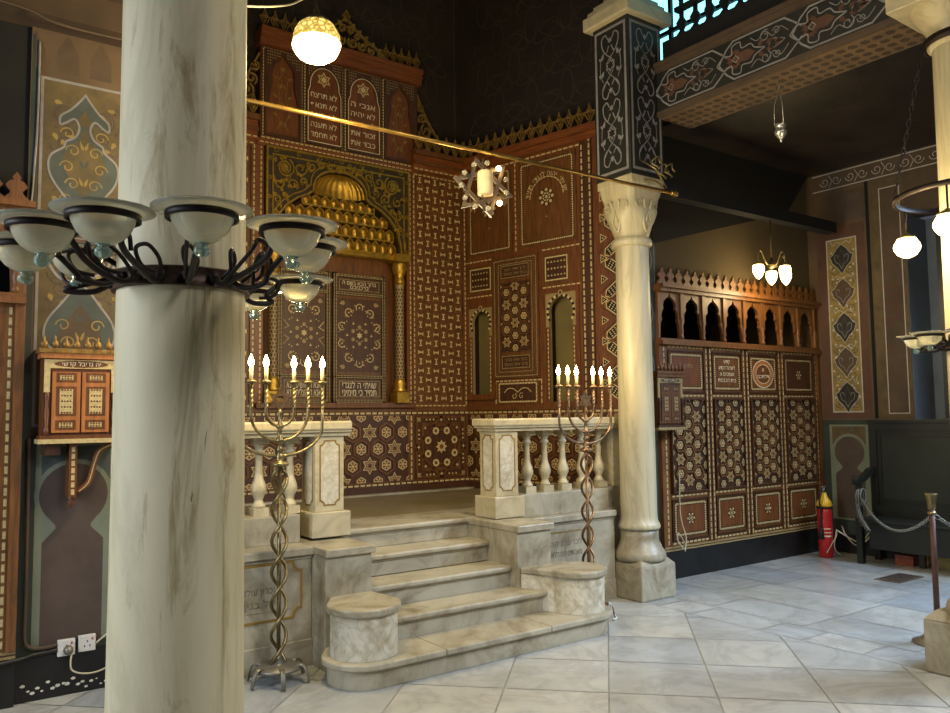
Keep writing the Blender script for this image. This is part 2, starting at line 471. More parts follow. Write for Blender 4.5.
# ================================================================== THE SETTING
# floor: grout bed and slabs, nave slabs laid on the diagonal, aisle slabs square
mb = MB((0, 0, 0), (1, 0, 0), (0, 1, 0), (0, 0, 1)); mb.m('grout').box(-4, 9.5, -4, 8.2, -.1, -.004)
mb.m('marble_floor')
def slab(poly, shrink=.0035):
    cx_ = sum(p[0] for p in poly)/len(poly); cy_ = sum(p[1] for p in poly)/len(poly)
    out = []
    for x, y in poly:
        d = Vector((x-cx_, y-cy_)); L = d.length
        d = d*(1-shrink*1.5/L) if L > .02 else d
        out.append((cx_+d.x, cy_+d.y))
    mb.flat(out, 0)
for i in range(-14, 12):
    for j in range(-6, 22):
        c0, s0 = -.03+.83*i, 7.38-8*.82+.82*j
        sub = [(0, 1)]
        for (a, b) in sub:
            poly = []
            for c, s in ((c0, s0), (c0+.83, s0), (c0+.83, s0+.82), (c0, s0+.82)): poly.append(((s+c)/2, (s-c)/2))
            poly = crect(poly, -4, 5.03, -4, 5.6)
            if poly:
                slab(poly)
yy = -4
rnd = random.Random(3)
while yy < 5.6:
    h = rnd.choice((.42, .6, .33)); slab([(5.03, yy), (5.36, yy), (5.36, yy+h), (5.03, yy+h)], .005); yy += h
xx = 5.36; k = 0
while xx < 9.4:
    w = rnd.choice((.55, .62, .48)); yy = -4-rnd.random()*.5
    while yy < 8:
        h = rnd.choice((.8, 1.05, .9)); slab([(xx, yy), (min(xx+w, 9.4), yy), (min(xx+w, 9.4), yy+h), (xx, yy+h)], .006); yy += h
    xx += w
struct(mb, 'floor')

# back wall behind the ark, with a faint interlaced painted pattern high up
def petals(mb, u0, u1, v0, v1, s, n, w=.012):
    mb.m('soot_pattern')
    r_ = s*.866
    for j in range(int((v1-v0)/r_)+1):
        for i in range(int((u1-u0)/s)+1):
            u, v = u0+s*(i+.5*(j % 2)), v0+r_*j
            for k in range(3):
                a = pi/3*k+pi/6; cu, cv = u+s/2*cos(a), v+s/2*sin(a)
                pts = []
                for t in range(12):
                    q = 2*pi*t/12; x = s*.40*cos(q); y = s*.17*sin(q)
                    pts.append((cu+x*cos(a)-y*sin(a), cv+x*sin(a)+y*cos(a)))
                if all(u0 < p[0] < u1 and v0 < p[1] < v1 for p in pts): mb.ribbon(pts, w, n, n+.002, True)
mb = MB(O=(0, YB+.10, 0)); mb.m('soot_wall').box(1.2, 5.3, .6, 8, -.3, 0)
petals(mb, 2.3, 5.12, 4.65, 7.6, .46, .001)
mb.m('soot_pattern').ribbon([(5.15, 4.6), (5.15, 7.8)], .02, .001, .003)
struct(mb, 'wall_back')
# slanted right flank of the alcove
mb = MB(**WG); mb.m('soot_wall')
def wall_with_holes(mb, u0, u1, v0, v1, n0, n1, holes):
    """holes = [(ua, ub, va, vb)] sorted by ua, not overlapping in u"""
    cur = u0
    for a, b, c, d in holes:
        mb.box(cur, a, v0, v1, n0, n1); mb.box(a, b, v0, c, n0, n1); mb.box(a, b, d, v1, n0, n1); cur = b
    mb.box(cur, u1, v0, v1, n0, n1)
NICHES = [(.09, .41, 1.78, 2.74), (1.15, 1.51, 1.68, 2.80)]
wall_with_holes(mb, -.16, 2.25, .6, 8, -.28, -.03, NICHES)
mb.m('niche_wall').box(.0, 1.7, 1.5, 2.95, -.20, -.13)
petals(mb, .05, 2.2, 4.75, 7.6, .46, -.029)
struct(mb, 'wall_alcove_right')
mb = MB(); mb.m('soot_wall')
A_, B_ = Vector((1.3, 5.15, 0)), Vector((1.9, 7.45, 0)); o_ = Vector((-.15, 0, 0))
mb.add([A_, B_, B_+o_, A_+o_]+[p+Vector((0, 0, 8)) for p in (A_, B_, B_+o_, A_+o_)], [(0, 1, 2, 3), (4, 5, 6, 7), (0, 1, 5, 4), (1, 2, 6, 5), (2, 3, 7, 6), (3, 0, 4, 7)])
struct(mb, 'wall_alcove_left')

# ---------------------------------------------------------------- painted ornament
def bottle(mb, uc, vb, half, top, r, n, mat):
    """round-headed bottle silhouette: disc on a waisted body"""
    vc = top-r; pts = []
    for i in range(0, 15):
        a = pi/2-(pi*.5+radians(48))*i/14; pts.append((r*cos(a), vc+r*sin(a)))
    e = pts[-1]
    pts += [(r*.52, vc-r*.93), (r*.50, vc-r*1.02), (r*.62, vc-r*1.16), (half*.86, vc-r*1.30), (half, vc-r*1.45), (half, vb)]
    full = [(uc+a, b) for a, b in pts]+[(uc-a, b) for a, b in reversed(pts)][:-1]
    mb.m(mat).flat(full, n); return full
def leaf(mb, u, v, a, L, w, n, mat):
    c, s_ = cos(a), sin(a)
    p = [(0, 0), (.3*L, w), (.75*L, w*.7), (L, 0), (.7*L, -w*.4), (.3*L, -w*.8)]
    mb.m(mat).flat([(u+x*c-y*s_, v+x*s_+y*c) for x, y in p], n)
def arabesque(mb, u0, u1, v0, v1, n, mat, mat2, s, w, rng):
    """paired spirals with leaves, mirrored about the centre line"""
    uc = (u0+u1)/2; k = int((v1-v0)/s)
    for j in range(k):
        v = v0+s*(j+.5); r = min(s*.42, (u1-u0)*.22)
        for sg in (1, -1):
            du = (u1-u0)*.25
            pts = [(uc+sg*(du+(a)), v+b) for a, b in [(x, y) for x, y in curl(0, 0, r, pi if j % 2 else 0, 1.35 if j % 2 else -1.35)]]
            mb.m(mat).ribbon(pts, w, n)
            leaf(mb, uc+sg*du, v, rng.random()*2*pi, r*.5, r*.22, n+.0006, mat2)
            leaf(mb, uc+sg*du*1.6, v+s*.35, rng.random()*2*pi, r*.6, r*.2, n+.0006, mat2)
            leaf(mb, uc+sg*du*.45, v+s*.3, rng.random()*2*pi, r*.6, r*.2, n+.0006, mat2)
rg = random.Random(5)

# left painted wall pier  (x .56 .. 1.3)
mb = MB(O=(0, 5.15, 0)); mb.m('paint_brown').box(.56, 1.32, 1.47, 3.86, -.25, 0)
mb.m('paint_darkgreen').box(.56, 1.32, 0, 1.47, -.25, .004)
mb.m('tar_black').box(.56, 1.32, 0, .24, 0, .012)
mb.m('paint_darkgreen').quad(.565, .60, 1.47, 3.8, .001)
mb.m('paint_lilac').ribbon([(.62, 1.52), (.62, 3.55), (1.08, 3.55), (1.08, 1.52)], .016, .003, closed=True)
mb.m('paint_gold').quad(.628, 1.072, 1.528, 3.542, .0015)
uc = .85
arabesque(mb, .64, 1.06, 1.55, 3.52, .0022, 'paint_maroon', 'paint_ochre', .19, .012, rg); arabesque(mb, .64, 1.06, 1.60, 3.50, .0018, 'paint_umber', 'paint_umber', .13, .008, rg)
top = [(0, 3.49), (.035, 3.44), (.08, 3.385), (.13, 3.34), (.132, 3.29), (.10, 3.305), (.055, 3.335), (.03, 3.285), (.05, 3.225), (.10, 3.19), (.11, 3.155), (.175, 3.10), (.19, 3.03), (.165, 2.95), (.10, 2.86), (.05, 2.79), (.0, 2.74)]
def medal(pts, mats, dz=0, flip=False):
    P_ = spline([(a, (2*dz-b) if flip else b) for a, b in pts], 4)
    full = [(uc+a, b) for a, b in P_]+[(uc-a, b) for a, b in reversed(P_)][1:-1]
    mb.m(mats[0]).flat(full, .003); mb.m('paint_lilac').ribbon(full, .012, .0045, closed=True)
    inner = [(uc+(a-uc)*.62, (sum(q[1] for q in full)/len(full))+(b-sum(q[1] for q in full)/len(full))*.72) for a, b in full]
    mb.m(mats[1]).flat(inner, .0036)
    lo = min(b for a, b in full); mb.m('paint_ochre')
    for sg in (1, -1):
        for i in range(5):
            mb.m('paint_ochre').ribbon(curl(uc+sg*(.06 if i % 2 else .09), lo+.10+i*.10, .04, 0 if sg > 0 else pi, 1.1*sg), .007, .0042)
            leaf(mb, uc+sg*.004, lo+.08+i*.11, (pi/2-sg*.35), .06, .010, .0044, 'paint_ochre' if i % 2 else mats[0])
    mb.m(mats[0]).ribbon(inner, .006, .0041, closed=True)
medal(top, ('paint_slate', 'paint_gold'))
medal(top, ('paint_slate', 'paint_umber'), dz=2.545, flip=True)
for sg in (1, -1):
    mb.m('paint_lilac').ribbon(spline([(uc+sg*.0, 2.74), (uc+sg*.12, 2.72), (uc+sg*.19, 2.60), (uc+sg*.19, 2.50), (uc+sg*.12, 2.38), (uc, 2.35)]), .016, .005)
mb.m('paint_umber').flat(ngon(uc, 2.545, .165, 24), .0052)
mb.m('paint_lilac').ribbon(ngon(uc, 2.545, .165, 24), .014, .0056, closed=True)
for k in (0, 1): mb.m('paint_redbrown' if k else 'paint_maroon').ribbon(ngon(uc, 2.545, .13, 3, pi/2+pi*k), .022, .0058+.0004*k, closed=True)
for k in (0, 1): mb.m('paint_lilac').ribbon(ngon(uc, 2.545, .145, 3, pi/2+pi*k), .006, .0066, closed=True)
# frieze band above, and the dado with its bottle shape
mb.m('paint_umber').quad(.58, 1.3, 3.6, 3.82, .002)
for u in (.66, .84, 1.02, 1.2): mb.m('paint_brown').flat([(u-.03, 3.6), (u+.03, 3.6), (u+.03, 3.72), (u+.08, 3.82), (u-.08, 3.82), (u-.03, 3.72)], .003)
mb.m('paint_greygreen').quad(.64, 1.06, .28, 1.43, .0055)
mb.m('paint_slate').quad(.67, 1.03, 1.14, 1.40, .006)
bottle(mb, .84, .28, .178, 1.325, .205, .0062, 'paint_greygreen')
bottle(mb, .84, .28, .16, 1.30, .18, .007, 'paint_maroon')
mb.m('plaster_step')
for i in range(26):
    u = .6+.65*i/26+rg.random()*.01; mb.flat(ngon(u, .02+rg.random()*.05+(.03 if i % 5 == 0 else 0), .004+rg.random()*.007, 5, rg.random()*3, 1.5), .0135)
struct(mb, 'wall_left')
# right painted strip between pier column and aisle screen
mb = MB(O=(0, 5.15, 0)); mb.m('paint_umber').box(5.62, 5.86, 1.47, 4.6, -.25, 0); mb.m('paint_darkgreen').box(5.62, 5.86, 0, 1.47, -.25, .004)
mb.m('paint_slate').quad(5.64, 5.85, 1.5, 3.3, .002)
mb.m('paint_lilac').ribbon([(5.835, 1.5), (5.835, 3.4)], .012, .004)
mb.m('paint_lilac').ribbon(spline([(5.72, 3.2), (5.80, 3.0), (5.70, 2.75), (5.80, 2.5), (5.70, 2.25), (5.80, 2.0), (5.72, 1.75)]), .012, .004)
mb.m('paint_greygreen').quad(5.70, 5.84, .25, 1.42, .0055); bottle(mb, 5.84, .27, .10, 1.3, .13, .0065, 'paint_slate')
struct(mb, 'wall_pier_right')
mb = MB(O=(0, 5.15, 0)); mb.m('soot_wall').box(5.52, 5.62, 0, 8, -.06, -.01); struct(mb, 'wall_pier_back')

# wall above the right aisle screen, opening behind its arcade
mb = MB(O=(0, 5.17, 0)); mb.m('olive_wall').box(5.86, 8.7, 2.74, 4.4, -.2, 0)
mb.m('soot_wall').box(5.86, 8.7, 0, 2.2, -.2, 0); struct(mb, 'wall_aisle_right')
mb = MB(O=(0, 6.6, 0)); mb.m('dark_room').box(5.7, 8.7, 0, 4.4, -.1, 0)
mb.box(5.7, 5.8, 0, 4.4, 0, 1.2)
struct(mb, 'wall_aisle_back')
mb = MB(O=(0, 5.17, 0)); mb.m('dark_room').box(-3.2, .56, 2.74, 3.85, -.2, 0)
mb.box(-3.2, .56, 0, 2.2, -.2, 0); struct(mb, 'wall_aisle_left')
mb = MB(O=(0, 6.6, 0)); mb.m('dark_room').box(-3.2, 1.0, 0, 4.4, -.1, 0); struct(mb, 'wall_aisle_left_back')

# right wall: frieze, gilt arabesque panel, plain panel, window recess, dado
mb = MB(**RW); mb.m('paint_umber')
Y = lambda y: -y
mb.m('paint_brown').box(Y(6.7), Y(4.06), 1.45, 4.4, -.3, 0)
mb.m('paint_darkgreen').box(Y(6.7), Y(-4), 0, 1.45, -.3, .004)
mb.m('paint_umber').box(Y(4.06), Y(-4), 3.6, 4.4, -.3, 0)
mb.box(Y(2.6), Y(-4), 1.45, 3.6, -.3, 0)
mb.m('tar_black').box(Y(6.7), Y(-4), 0, .2, 0, .01)
mb.m('paint_redbrown').quad(Y(5.06), Y(4.50), 1.47, 3.62, .002)
mb.m('paint_umber').quad(Y(5.06), Y(4.46), 3.66, 4.0, .002)
mb.m('paint_maroon').quad(Y(4.72), Y(4.52), 3.66, 3.95, .003)
mb.m('paint_white').ribbon([(Y(4.94), 1.54), (Y(4.60), 1.54), (Y(4.60), 3.47), (Y(4.94), 3.47)], .014, .004, closed=True)
mb.m('paint_ochre').quad(Y(4.935), Y(4.605), 1.545, 3.465, .003)
arabesque(mb, Y(4.93), Y(4.61), 1.56, 3.46, .0036, 'paint_slate', 'paint_white', .15, .007, rg)
for k in range(5):
    vc = 1.70+.385*k; u_ = Y(4.77); h = .17; mtl = 'paint_black' if k % 2 == 0 else 'paint_umber'
    pts = [(0, -h), (.05, -h*.55), (.11, -h*.2), (.135, h*.25), (.10, h*.35), (.06, h*.7), (0, h)]
    full = [(u_+a, vc+b) for a, b in pts]+[(u_-a, vc+b) for a, b in reversed(pts)][1:-1]
    mb.m(mtl).flat(full, .0045); mb.m('paint_white').ribbon(full, .006, .0052, closed=True)
    for sg in (1, -1):
        mb.m('paint_lilac').ribbon(spline([(u_, vc-.11), (u_+sg*.03, vc-.05), (u_+sg*.07, vc-.02), (u_+sg*.08, vc+.04), (u_+sg*.045, vc+.05), (u_+sg*.04, vc+.02)]), .006, .0055)
        mb.m('paint_umber').ribbon(spline([(u_, vc-.06), (u_+sg*.03, vc+.0), (u_+sg*.02, vc+.06), (u_, vc+.12)]), .008, .0055)
        mb.m('paint_white').ribbon(spline([(u_, vc+h), (u_+sg*.06, vc+h+.03), (u_+sg*.10, vc+h+.0), (u_+sg*.12, vc+h+.05)]), .006, .0052)
# dark joint between the two wall bays
mb.m('slot_dark').box(Y(4.475), Y(4.44), 1.47, 4.05, 0, .006)
mb.m('paint_gold').quad(Y(4.43), Y(4.07), 1.47, 4.03, .002)
mb.m('paint_white').ribbon([(Y(4.32), 1.52), (Y(4.11), 1.52), (Y(4.11), 3.93), (Y(4.32), 3.93)], .011, .004, closed=True)
mb.m('paint_umber').quad(Y(4.315), Y(4.115), 1.525, 3.925, .003)
mb.m('paint_redbrown')
for i in range(3):
    for j in range(5): mb.flat(ngon(Y(4.27)+.05*i+(.025 if j % 2 else 0), 2.52+.085*j, .034, 4), .0045)
# frieze
mb.m('paint_umber').quad(Y(5.08), Y(-4), 4.05, 4.25, .003)
mb.m('paint_white').ribbon([(Y(5.08), 4.06), (Y(-4), 4.06)], .012, .005); mb.ribbon([(Y(5.08), 4.24), (Y(-4), 4.24)], .012, .005)
for i in range(20):
    u = Y(5.0)+.30*i
    mb.m('paint_white').ribbon(curl(u+.07, 4.15, .055, pi, 1.2), .007, .005); mb.ribbon(curl(u+.21, 4.15, .055, 0, -1.2), .007, .005)
    mb.ribbon([(u+.12, 4.08), (u+.16, 4.15), (u+.12, 4.22)], .007, .005)
# dado panel with bottle shape
mb.m('paint_greygreen').quad(Y(5.0), Y(4.56), .36, 1.40, .0055)
mb.m('paint_gold').quad(Y(4.97), Y(4.59), 1.18, 1.38, .006)
bottle(mb, Y(4.78), .38, .19, 1.30, .20, .0065, 'paint_greygreen')
bottle(mb, Y(4.78), .38, .165, 1.27, .17, .0072, 'paint_maroon')
mb.m('paint_slate').flat(ngon(Y(4.78), 1.355, .022, 12), .008)
# recess reveal
mb.m('reveal_blue').box(Y(4.06), Y(2.6), 1.45, 3.6, -.5, -.44)
mb.m('reveal_blue').box(Y(4.062), Y(4.058), 1.45, 3.6, -.45, 0)
struct(mb, 'wall_right')
# dark panelled shutter leaf inside the recess
mb = MB(**RW); mb.m('door_dark').box(Y(3.9), Y(2.62), 1.46, 3.58, -.42, -.30)
for i in range(3):
    for j in range(4): mb.frame(Y(3.86)+.42*i, Y(3.50)+.42*i, 1.52+.52*j, 1.98+.52*j, .03, -.30, -.285)
struct(mb, 'door_1')

# ceilings and gallery floors
mb = MB((0, 0, 0), (1, 0, 0), (0, 1, 0), (0, 0, 1)); mb.m('ceiling_dark').box(5.80, 8.8, -4, 6.7, 4.26, 4.4); struct(mb, 'ceiling')
mb = MB((0, 0, 0), (1, 0, 0), (0, 1, 0), (0, 0, 1)); mb.m('ceiling_dark').box(-3.2, .2, -1, 6.7, 3.86, 4.0); struct(mb, 'ceiling_left')
mb = MB((0, 0, 0), (1, 0, 0), (0, 1, 0), (0, 0, 1)); mb.m('soot_wall').box(-3.2, 8.8, -1, 8, 8, 8.1); struct(mb, 'ceiling_nave')
# outer left wall, with an open daylight door; outer gallery wall on the right
mb = MB((-3.2, 0, 0), (0, 1, 0), (0, 0, 1), (1, 0, 0)); mb.m('paint_umber').box(2.6, 8, 0, 8, -.1, 0); mb.box(-4, 2.6, 4.2, 8, -.1, 0); struct(mb, 'wall_left_outer')
mb = MB((8.7, 0, 0), (0, 1, 0), (0, 0, 1), (1, 0, 0)); mb.m('soot_wall').box(-4, 8, 4.4, 8, 0, .1); struct(mb, 'wall_right_gallery')
# left gallery front
mb = MB(O=(0, 4.95, 0)); mb.m('beam_soffit_dark').box(-3.2, 1.5, 3.84, 4.02, -.35, 0); mb.m('soot_pattern').box(-3.2, 1.5, 4.02, 5.2, -.3, -.01)
mb.m('soot_wall').box(-3.2, 1.3, 5.2, 8, -.3, -.02)
struct(mb, 'wall_gallery_left')

# ================================================================== BEMA: platform, stairs
SX0, SX1 = 2.48, 3.68
def stadium(cL, cR, r, yb):
    pts = [(2.168, yb)] + arc(cL[0], cL[1], r, radians(152), 1.5*pi, 12) + arc(cR[0], cR[1], r, 1.5*pi, 2*pi, 10) + [(cR[0]+r, yb)]
    return pts
XY = dict(O=(0, 0, 0), U=(1, 0, 0), V=(0, 1, 0), N=(0, 0, 1))
DL, DR, RD = (2.292, 4.345), (4.02, 4.36), .2
st = thing('marble_stairs', 'wide marble steps climbing between two stone drums to the railed platform', 'stairs', (3.1, 4.2, 0))
mb = MB(**XY); mb.m('marble_stair'); mb.prism(stadium(DL, DR, .215, 4.60), 0, .112); mb.build('riser', st, bevel=.004)
mb = MB(**XY); mb.m('marble_stair')
full = stadium(DL, DR, .25, 4.60)
for a, b in ((1.9, 2.72), (2.722, 3.56), (3.562, 4.4)):
    p = clip_poly(clip_poly(full, 1, 0, b), -1, 0, -a); mb.prism(p, .112, .152)
mb.build('bottom_step', st, bevel=.010)
for k, (yn, z) in enumerate(((4.42, .30), (4.67, .45), (4.94, .60), (5.20, .75))):
    a, b = (SX0-.02, SX1+.19) if k == 0 else (SX0, SX1)
    if k == 3: a, b = SX0+.01, SX1+.1
    mb = MB(**XY); mb.m('marble_stair').box(a, b, yn+.035, yn+.3, z-.15, z-.04)
    mb.box(a, b, yn+.022, yn+.3, z-.052, z-.038)
    mb.build('riser', st, bevel=.003)
    mb = MB(**XY); mb.m('marble_stair').box(a, b, yn, yn+.3, z-.038, z); mb.build('step', st, bevel=.012)
mb = MB(**XY); mb.m('marble_stair').box(1.45, 3.86, 5.505, 7.4, .6, .75); mb.box(3.86, 5.8, 5.302, 7.4, .6, .75); mb.box(1.45, 2.48, 5.302, 5.505, .6, .75); mb.m('marble_dark').box(1.6, 5.35, 5.72, 7.15, .75, .753); mb.m('marble_stair').box(1.5, 5.3, 7.22, 7.4, .75, .765)
struct(mb, 'floor_bema')

# stair cheek blocks and drums
def cheek(x0, x1, ztop, nm, lab):
    t = thing('stair_cheek_block', lab, 'stone block', ((x0+x1)/2, 4.8, 0), 'stair cheek blocks')
    mb = MB(**XY); mb.m('marble_base').box(x0, x1, 4.605, 5.26, .153 if x0 > 3 else 0, ztop-.05); mb.build('block', t, bevel=.004)
    mb = MB(**XY); mb.m('marble_base').box(x0-.004, x1+.018, 4.58, 5.26, ztop-.05, ztop); mb.build('cap_slab', t, bevel=.008)
cheek(2.165, 2.485, .735, 'L', 'square marble cheek block left of the steps, its left face bluish with daylight')
cheek(3.675, 3.995, .745, 'R', 'square marble cheek block right of the steps under the right newel post')
def drum(c, x0, x1, lab):
    t = thing('stair_drum', lab, 'stone drum', (c[0], c[1], .152), 'stair end drums')
    def outline(r, e):
        return [(x1+e, 4.60)] + [(x0-e, 4.60)] + arc(c[0], c[1], r, radians(150 if x0 < 3 else 175), radians(375 if x0 < 3 else 395), 22)
    mb = MB(**XY); mb.m('marble_rough'); mb.prism(outline(RD, 0), .152, .40); mb.build('drum_body', t, bevel=.003)
    mb = MB(**XY); mb.m('marble_stair'); mb.prism(outline(RD+.022, .006), .40, .448); mb.build('drum_cap', t, bevel=.012)
drum(DL, 2.20, 2.47, 'rounded stone drum with flat slab cap at the left end of the bottom step')
drum(DR, 3.70, 4.06, 'rounded stone drum with flat slab cap at the right end of the bottom step')

# ---------------------------------------------------------------- balustrades
def baluster_mesh(x, y, z0, z1, r=.05):
    mb = MB(**XY); mb.m('marble_warm'); H = z1-z0
    mb.box(x-r*1.05, x+r*1.05, y-r*1.05, y+r*1.05, z0, z0+H*.10); mb.box(x-r*1.0, x+r*1.0, y-r*1.0, y+r*1.0, z1-H*.08, z1)
    pr = [(r*.95, .10), (r*.9, .13), (r*.62, .17), (r*.55, .20), (r*.75, .25), (r*.98, .30), (r*1.02, .34), (r*.9, .40), (r*.62, .47), (r*.5, .55), (r*.45, .70), (r*.47, .78), (r*.72, .80), (r*.72, .83), (r*.5, .845), (r*.6, .88), (r*.85, .92)]
    mb.lathe((x, y, z0), [(a, b*H) for a, b in pr], 20); return mb
def inset(mb, u0, u1, v0, v1, c, n, mat='letter_gold', w=.009, fill=None):
    pts = [(u0+c, v0)]+[(u1-c, v0)]+[(u1-c*.9, v0+c*.5), (u1-c*.4, v0+c), (u1, v0+c)]+[(u1, v1-c), (u1-c*.4, v1-c), (u1-c*.9, v1-c*.5), (u1-c, v1)]+[(u0+c, v1), (u0+c*.9, v1-c*.5), (u0+c*.4, v1-c), (u0, v1-c)]+[(u0, v0+c), (u0+c*.4, v0+c), (u0+c*.9, v0+c*.5)]
    if fill: mb.m(fill).flat(pts, n)
    mb.m(mat).ribbon(pts, w, n, n+.002, True)
def newel(t, x0, x1, y0, y1):
    mb = MB(**XY); mb.m('marble_warm').box(x0-.035, x1+.035, y0-.035, y1+.03, .75, .915); mb.build('newel_pedestal', t, bevel=.006)
    mb = MB(**XY); mb.m('marble_warm').box(x0, x1, y0, y1, .915, 1.42); n_ = mb.build('newel_post', t, bevel=.004)
    f = MB(O=(0, y0, 0)); inset(f, x0+.035, x1-.035, .96, 1.39, .03, .001, fill='marble_rough'); f.build('inset_panel', n_)
    f = MB(O=(x0, 0, 0), U=(0, -1, 0), N=(-1, 0, 0)); inset(f, -y1+.04, -y0-.04, .96, 1.39, .03, .001, fill='marble_rough'); f.build('inset_panel', n_)
def rail(t, x0, x1, y0, y1):
    mb = MB(**XY); mb.m('marble_warm').box(x0+.03, x1-.0, y0+.03, y1-.03, 1.42, 1.447); mb.box(x0+.012, x1, y0+.012, y1-.012, 1.447, 1.462); mb.build('rail_moulding', t, bevel=.005)
    mb = MB(**XY); mb.m('marble_warm').box(x0, x1, y0, y1, 1.462, 1.522); mb.build('handrail', t, bevel=.012)
def plinth(t, x0, x1, y=4.80):
    mb = MB(**XY); mb.m('marble_base').box(x0, x1, y, 5.3, 0, .66); mb.box(x0, x1, y-.01, 5.3, 0, .16); mb.build('plinth', t, bevel=.003)
    mb = MB(**XY); mb.m('marble_stair').box(x0, x1, y-.01, 5.3, .66, .685); mb.box(x0, x1, y-.035, 5.3, .685, .735); mb.build('ledge_moulding', t, bevel=.006)
    mb = MB(**XY); mb.m('marble_base').box(x0, x1, 4.985, 5.29, .735, .915); mb.build('base_course', t, bevel=.005)
bl = thing('marble_balustrade', 'marble balustrade on inscribed plinth, left of the steps behind the left candelabrum', 'balustrade', (1.9, 5.1, 0), 'balustrades')
newel(bl, 2.275, 2.485, 5.0, 5.22); rail(bl, 1.35, 2.53, 4.955, 5.26); plinth(bl, 1.33, 2.163)
for x in (1.50, 1.715, 1.93, 2.145): baluster_mesh(x, 5.12, .915, 1.42).build('baluster', bl)
mb = MB(O=(0, 4.80, 0)); inset(mb, 1.30, 2.09, .31, .65, .055, .002, fill='marble_base', w=.016)
mb.m('letter_dark')
for i, s_ in enumerate(('זכרון עולם לגבאים קטנים', 'על בנין הקדש בית')):
    text(mb, s_, 1.66, .475-.078*i, .036, .0035, .52)
mb.m('letter_gold').ribbon([(1.40, .365), (2.03, .365)], .003, .003)
mb.build('inscription_panel', bl, label='carved panel with gilt border and two lines of Hebrew')
br = thing('marble_balustrade', 'marble balustrade right of the steps, ending against the marble column', 'balustrade', (4.4, 5.1, 0), 'balustrades')
mb = MB(**XY); mb.m('marble_base').box(4.985, 5.35, 5.07, 5.3, 0, .66); mb.box(4.985, 5.35, 5.05, 5.3, .66, .735); mb.box(4.985, 5.35, 5.07, 5.29, .735, .915); mb.m('marble_warm').box(5.13, 5.30, 5.06, 5.2, .915, 1.42); mb.box(5.06, 5.35, 5.02, 5.25, 1.42, 1.52); mb.build('end_pilaster', br, bevel=.004)
newel(br, 3.79, 4.01, 5.0, 5.21); rail(br, 3.745, 5.06, 4.955, 5.26); plinth(br, 3.998, 4.985, 4.92)
for x in (4.20, 4.39, 4.59, 4.81, 5.01): baluster_mesh(x, 5.12, .915, 1.42).build('baluster', br)
mb = MB(O=(0, 4.92, 0)); mb.m('marble_base').quad(4.05, 4.70, .20, .60, .003); mb.m('letter_gold').ribbon([(4.05, .60), (4.70, .60), (4.70, .2)], .008, .003, .006)
mb.m('letter_dark')
for i, s_ in enumerate(('לזכר עולם יהיה צדיק', 'מאבותם הם הלאה קדש')):
    text(mb, s_, 4.37, .49-.082*i, .040, .0045, .46)
mb.build('inscription_panel', br, label='carved panel with two lines of Hebrew')

# ================================================================== THE ARK WALL
def MBB(): return MB(**BK)
def MBW(): return MB(**WG)
# --- wainscot under the ark
wn = thing('wainscot', 'inlaid star pattern wooden wainscot along the back wall below the ark', 'wainscot', (3.8, 7.35, .8))
mb = MBB(); mb.m('wood_dark').box(1.9, 5.2, .752, .83, 0, .10); mb.m('wood').box(1.9, 5.2, .83, 1.62, 0, .05)
mb.m('wood').box(1.9, 5.2, 1.60, 1.64, 0, .075); mb.m('wood_dark').box(1.9, 5.2, 1.565, 1.60, 0, .060); mb.box(1.9, 5.2, .83, .862, 0, .060)
mb.m('ivory').dashes([(1.9, 1.582), (5.2, 1.582)], .020, .05, .018, .0615, False); mb.dashes([(1.9, .846), (5.2, .846)], .018, .05, .018, .0615, False)
mb.build('panelling_frame', wn)
mb = MBB(); mb.m('wood_dark').quad(2.3, 4.41, .875, 1.555, .0505); hexstar(mb, 2.3, 4.41, .875, 1.555, .195, .052, ph=(.18, .002)); mb.build('star_panel', wn)
mb = MBB(); mb.m('wood_dark').quad(4.48, 5.16, .875, 1.555, .0505); mb.m('ivory').dashes([(4.445, .87), (4.445, 1.56)], .018, .05, .018, .054, False)
cu, cv = 4.82, 1.215
mb.m('wood')
for a in (0, pi/4): mb.ribbon(ngon(cu, cv, .33, 4, a), .022, .052, .062, True)
mb.ribbon(ngon(cu, cv, .20, 8, pi/8), .018, .052, .06, True); mb.frame(4.50, 5.14, .885, 1.545, .02, .052, .062); mb.frame(4.57, 5.07, .955, 1.475, .012, .052, .060)
for i in range(8):
    a = pi/8+pi/4*i; mb.m('ivory').flat(ngon(cu+.155*cos(a)*1.2, cv+.155*sin(a)*1.2, .042, 8), .063); mb.m('wood').flat(ngon(cu+.186*cos(a), cv+.186*sin(a), .020, 6), .0645)
    mb.m('ivory').flat(star(cu+.29*cos(a-pi/8), cv+.29*sin(a-pi/8), .022, 4, .4), .063)
mb.m('ivory').flat(star(cu, cv, .075, 8, .6), .063); mb.m('wood').flat(star(cu, cv, .035, 8, .6), .0645)
for su, sv in ((-1, -1), (-1, 1), (1, -1), (1, 1)):
    mb.m('ivory_dim').flat(ngon(cu+su*.285, cv+sv*.295, .030, 4, pi/4), .063)
    for k in range(3):
        mb.m('ivory').flat(ngon(cu+su*.285, cv+sv*(.09+.045*k), .013, 4, pi/4), .063); mb.flat(ngon(cu+su*(.10+.045*k), cv+sv*.295, .013, 4, pi/4), .063)
mb.build('rosette_panel', wn)

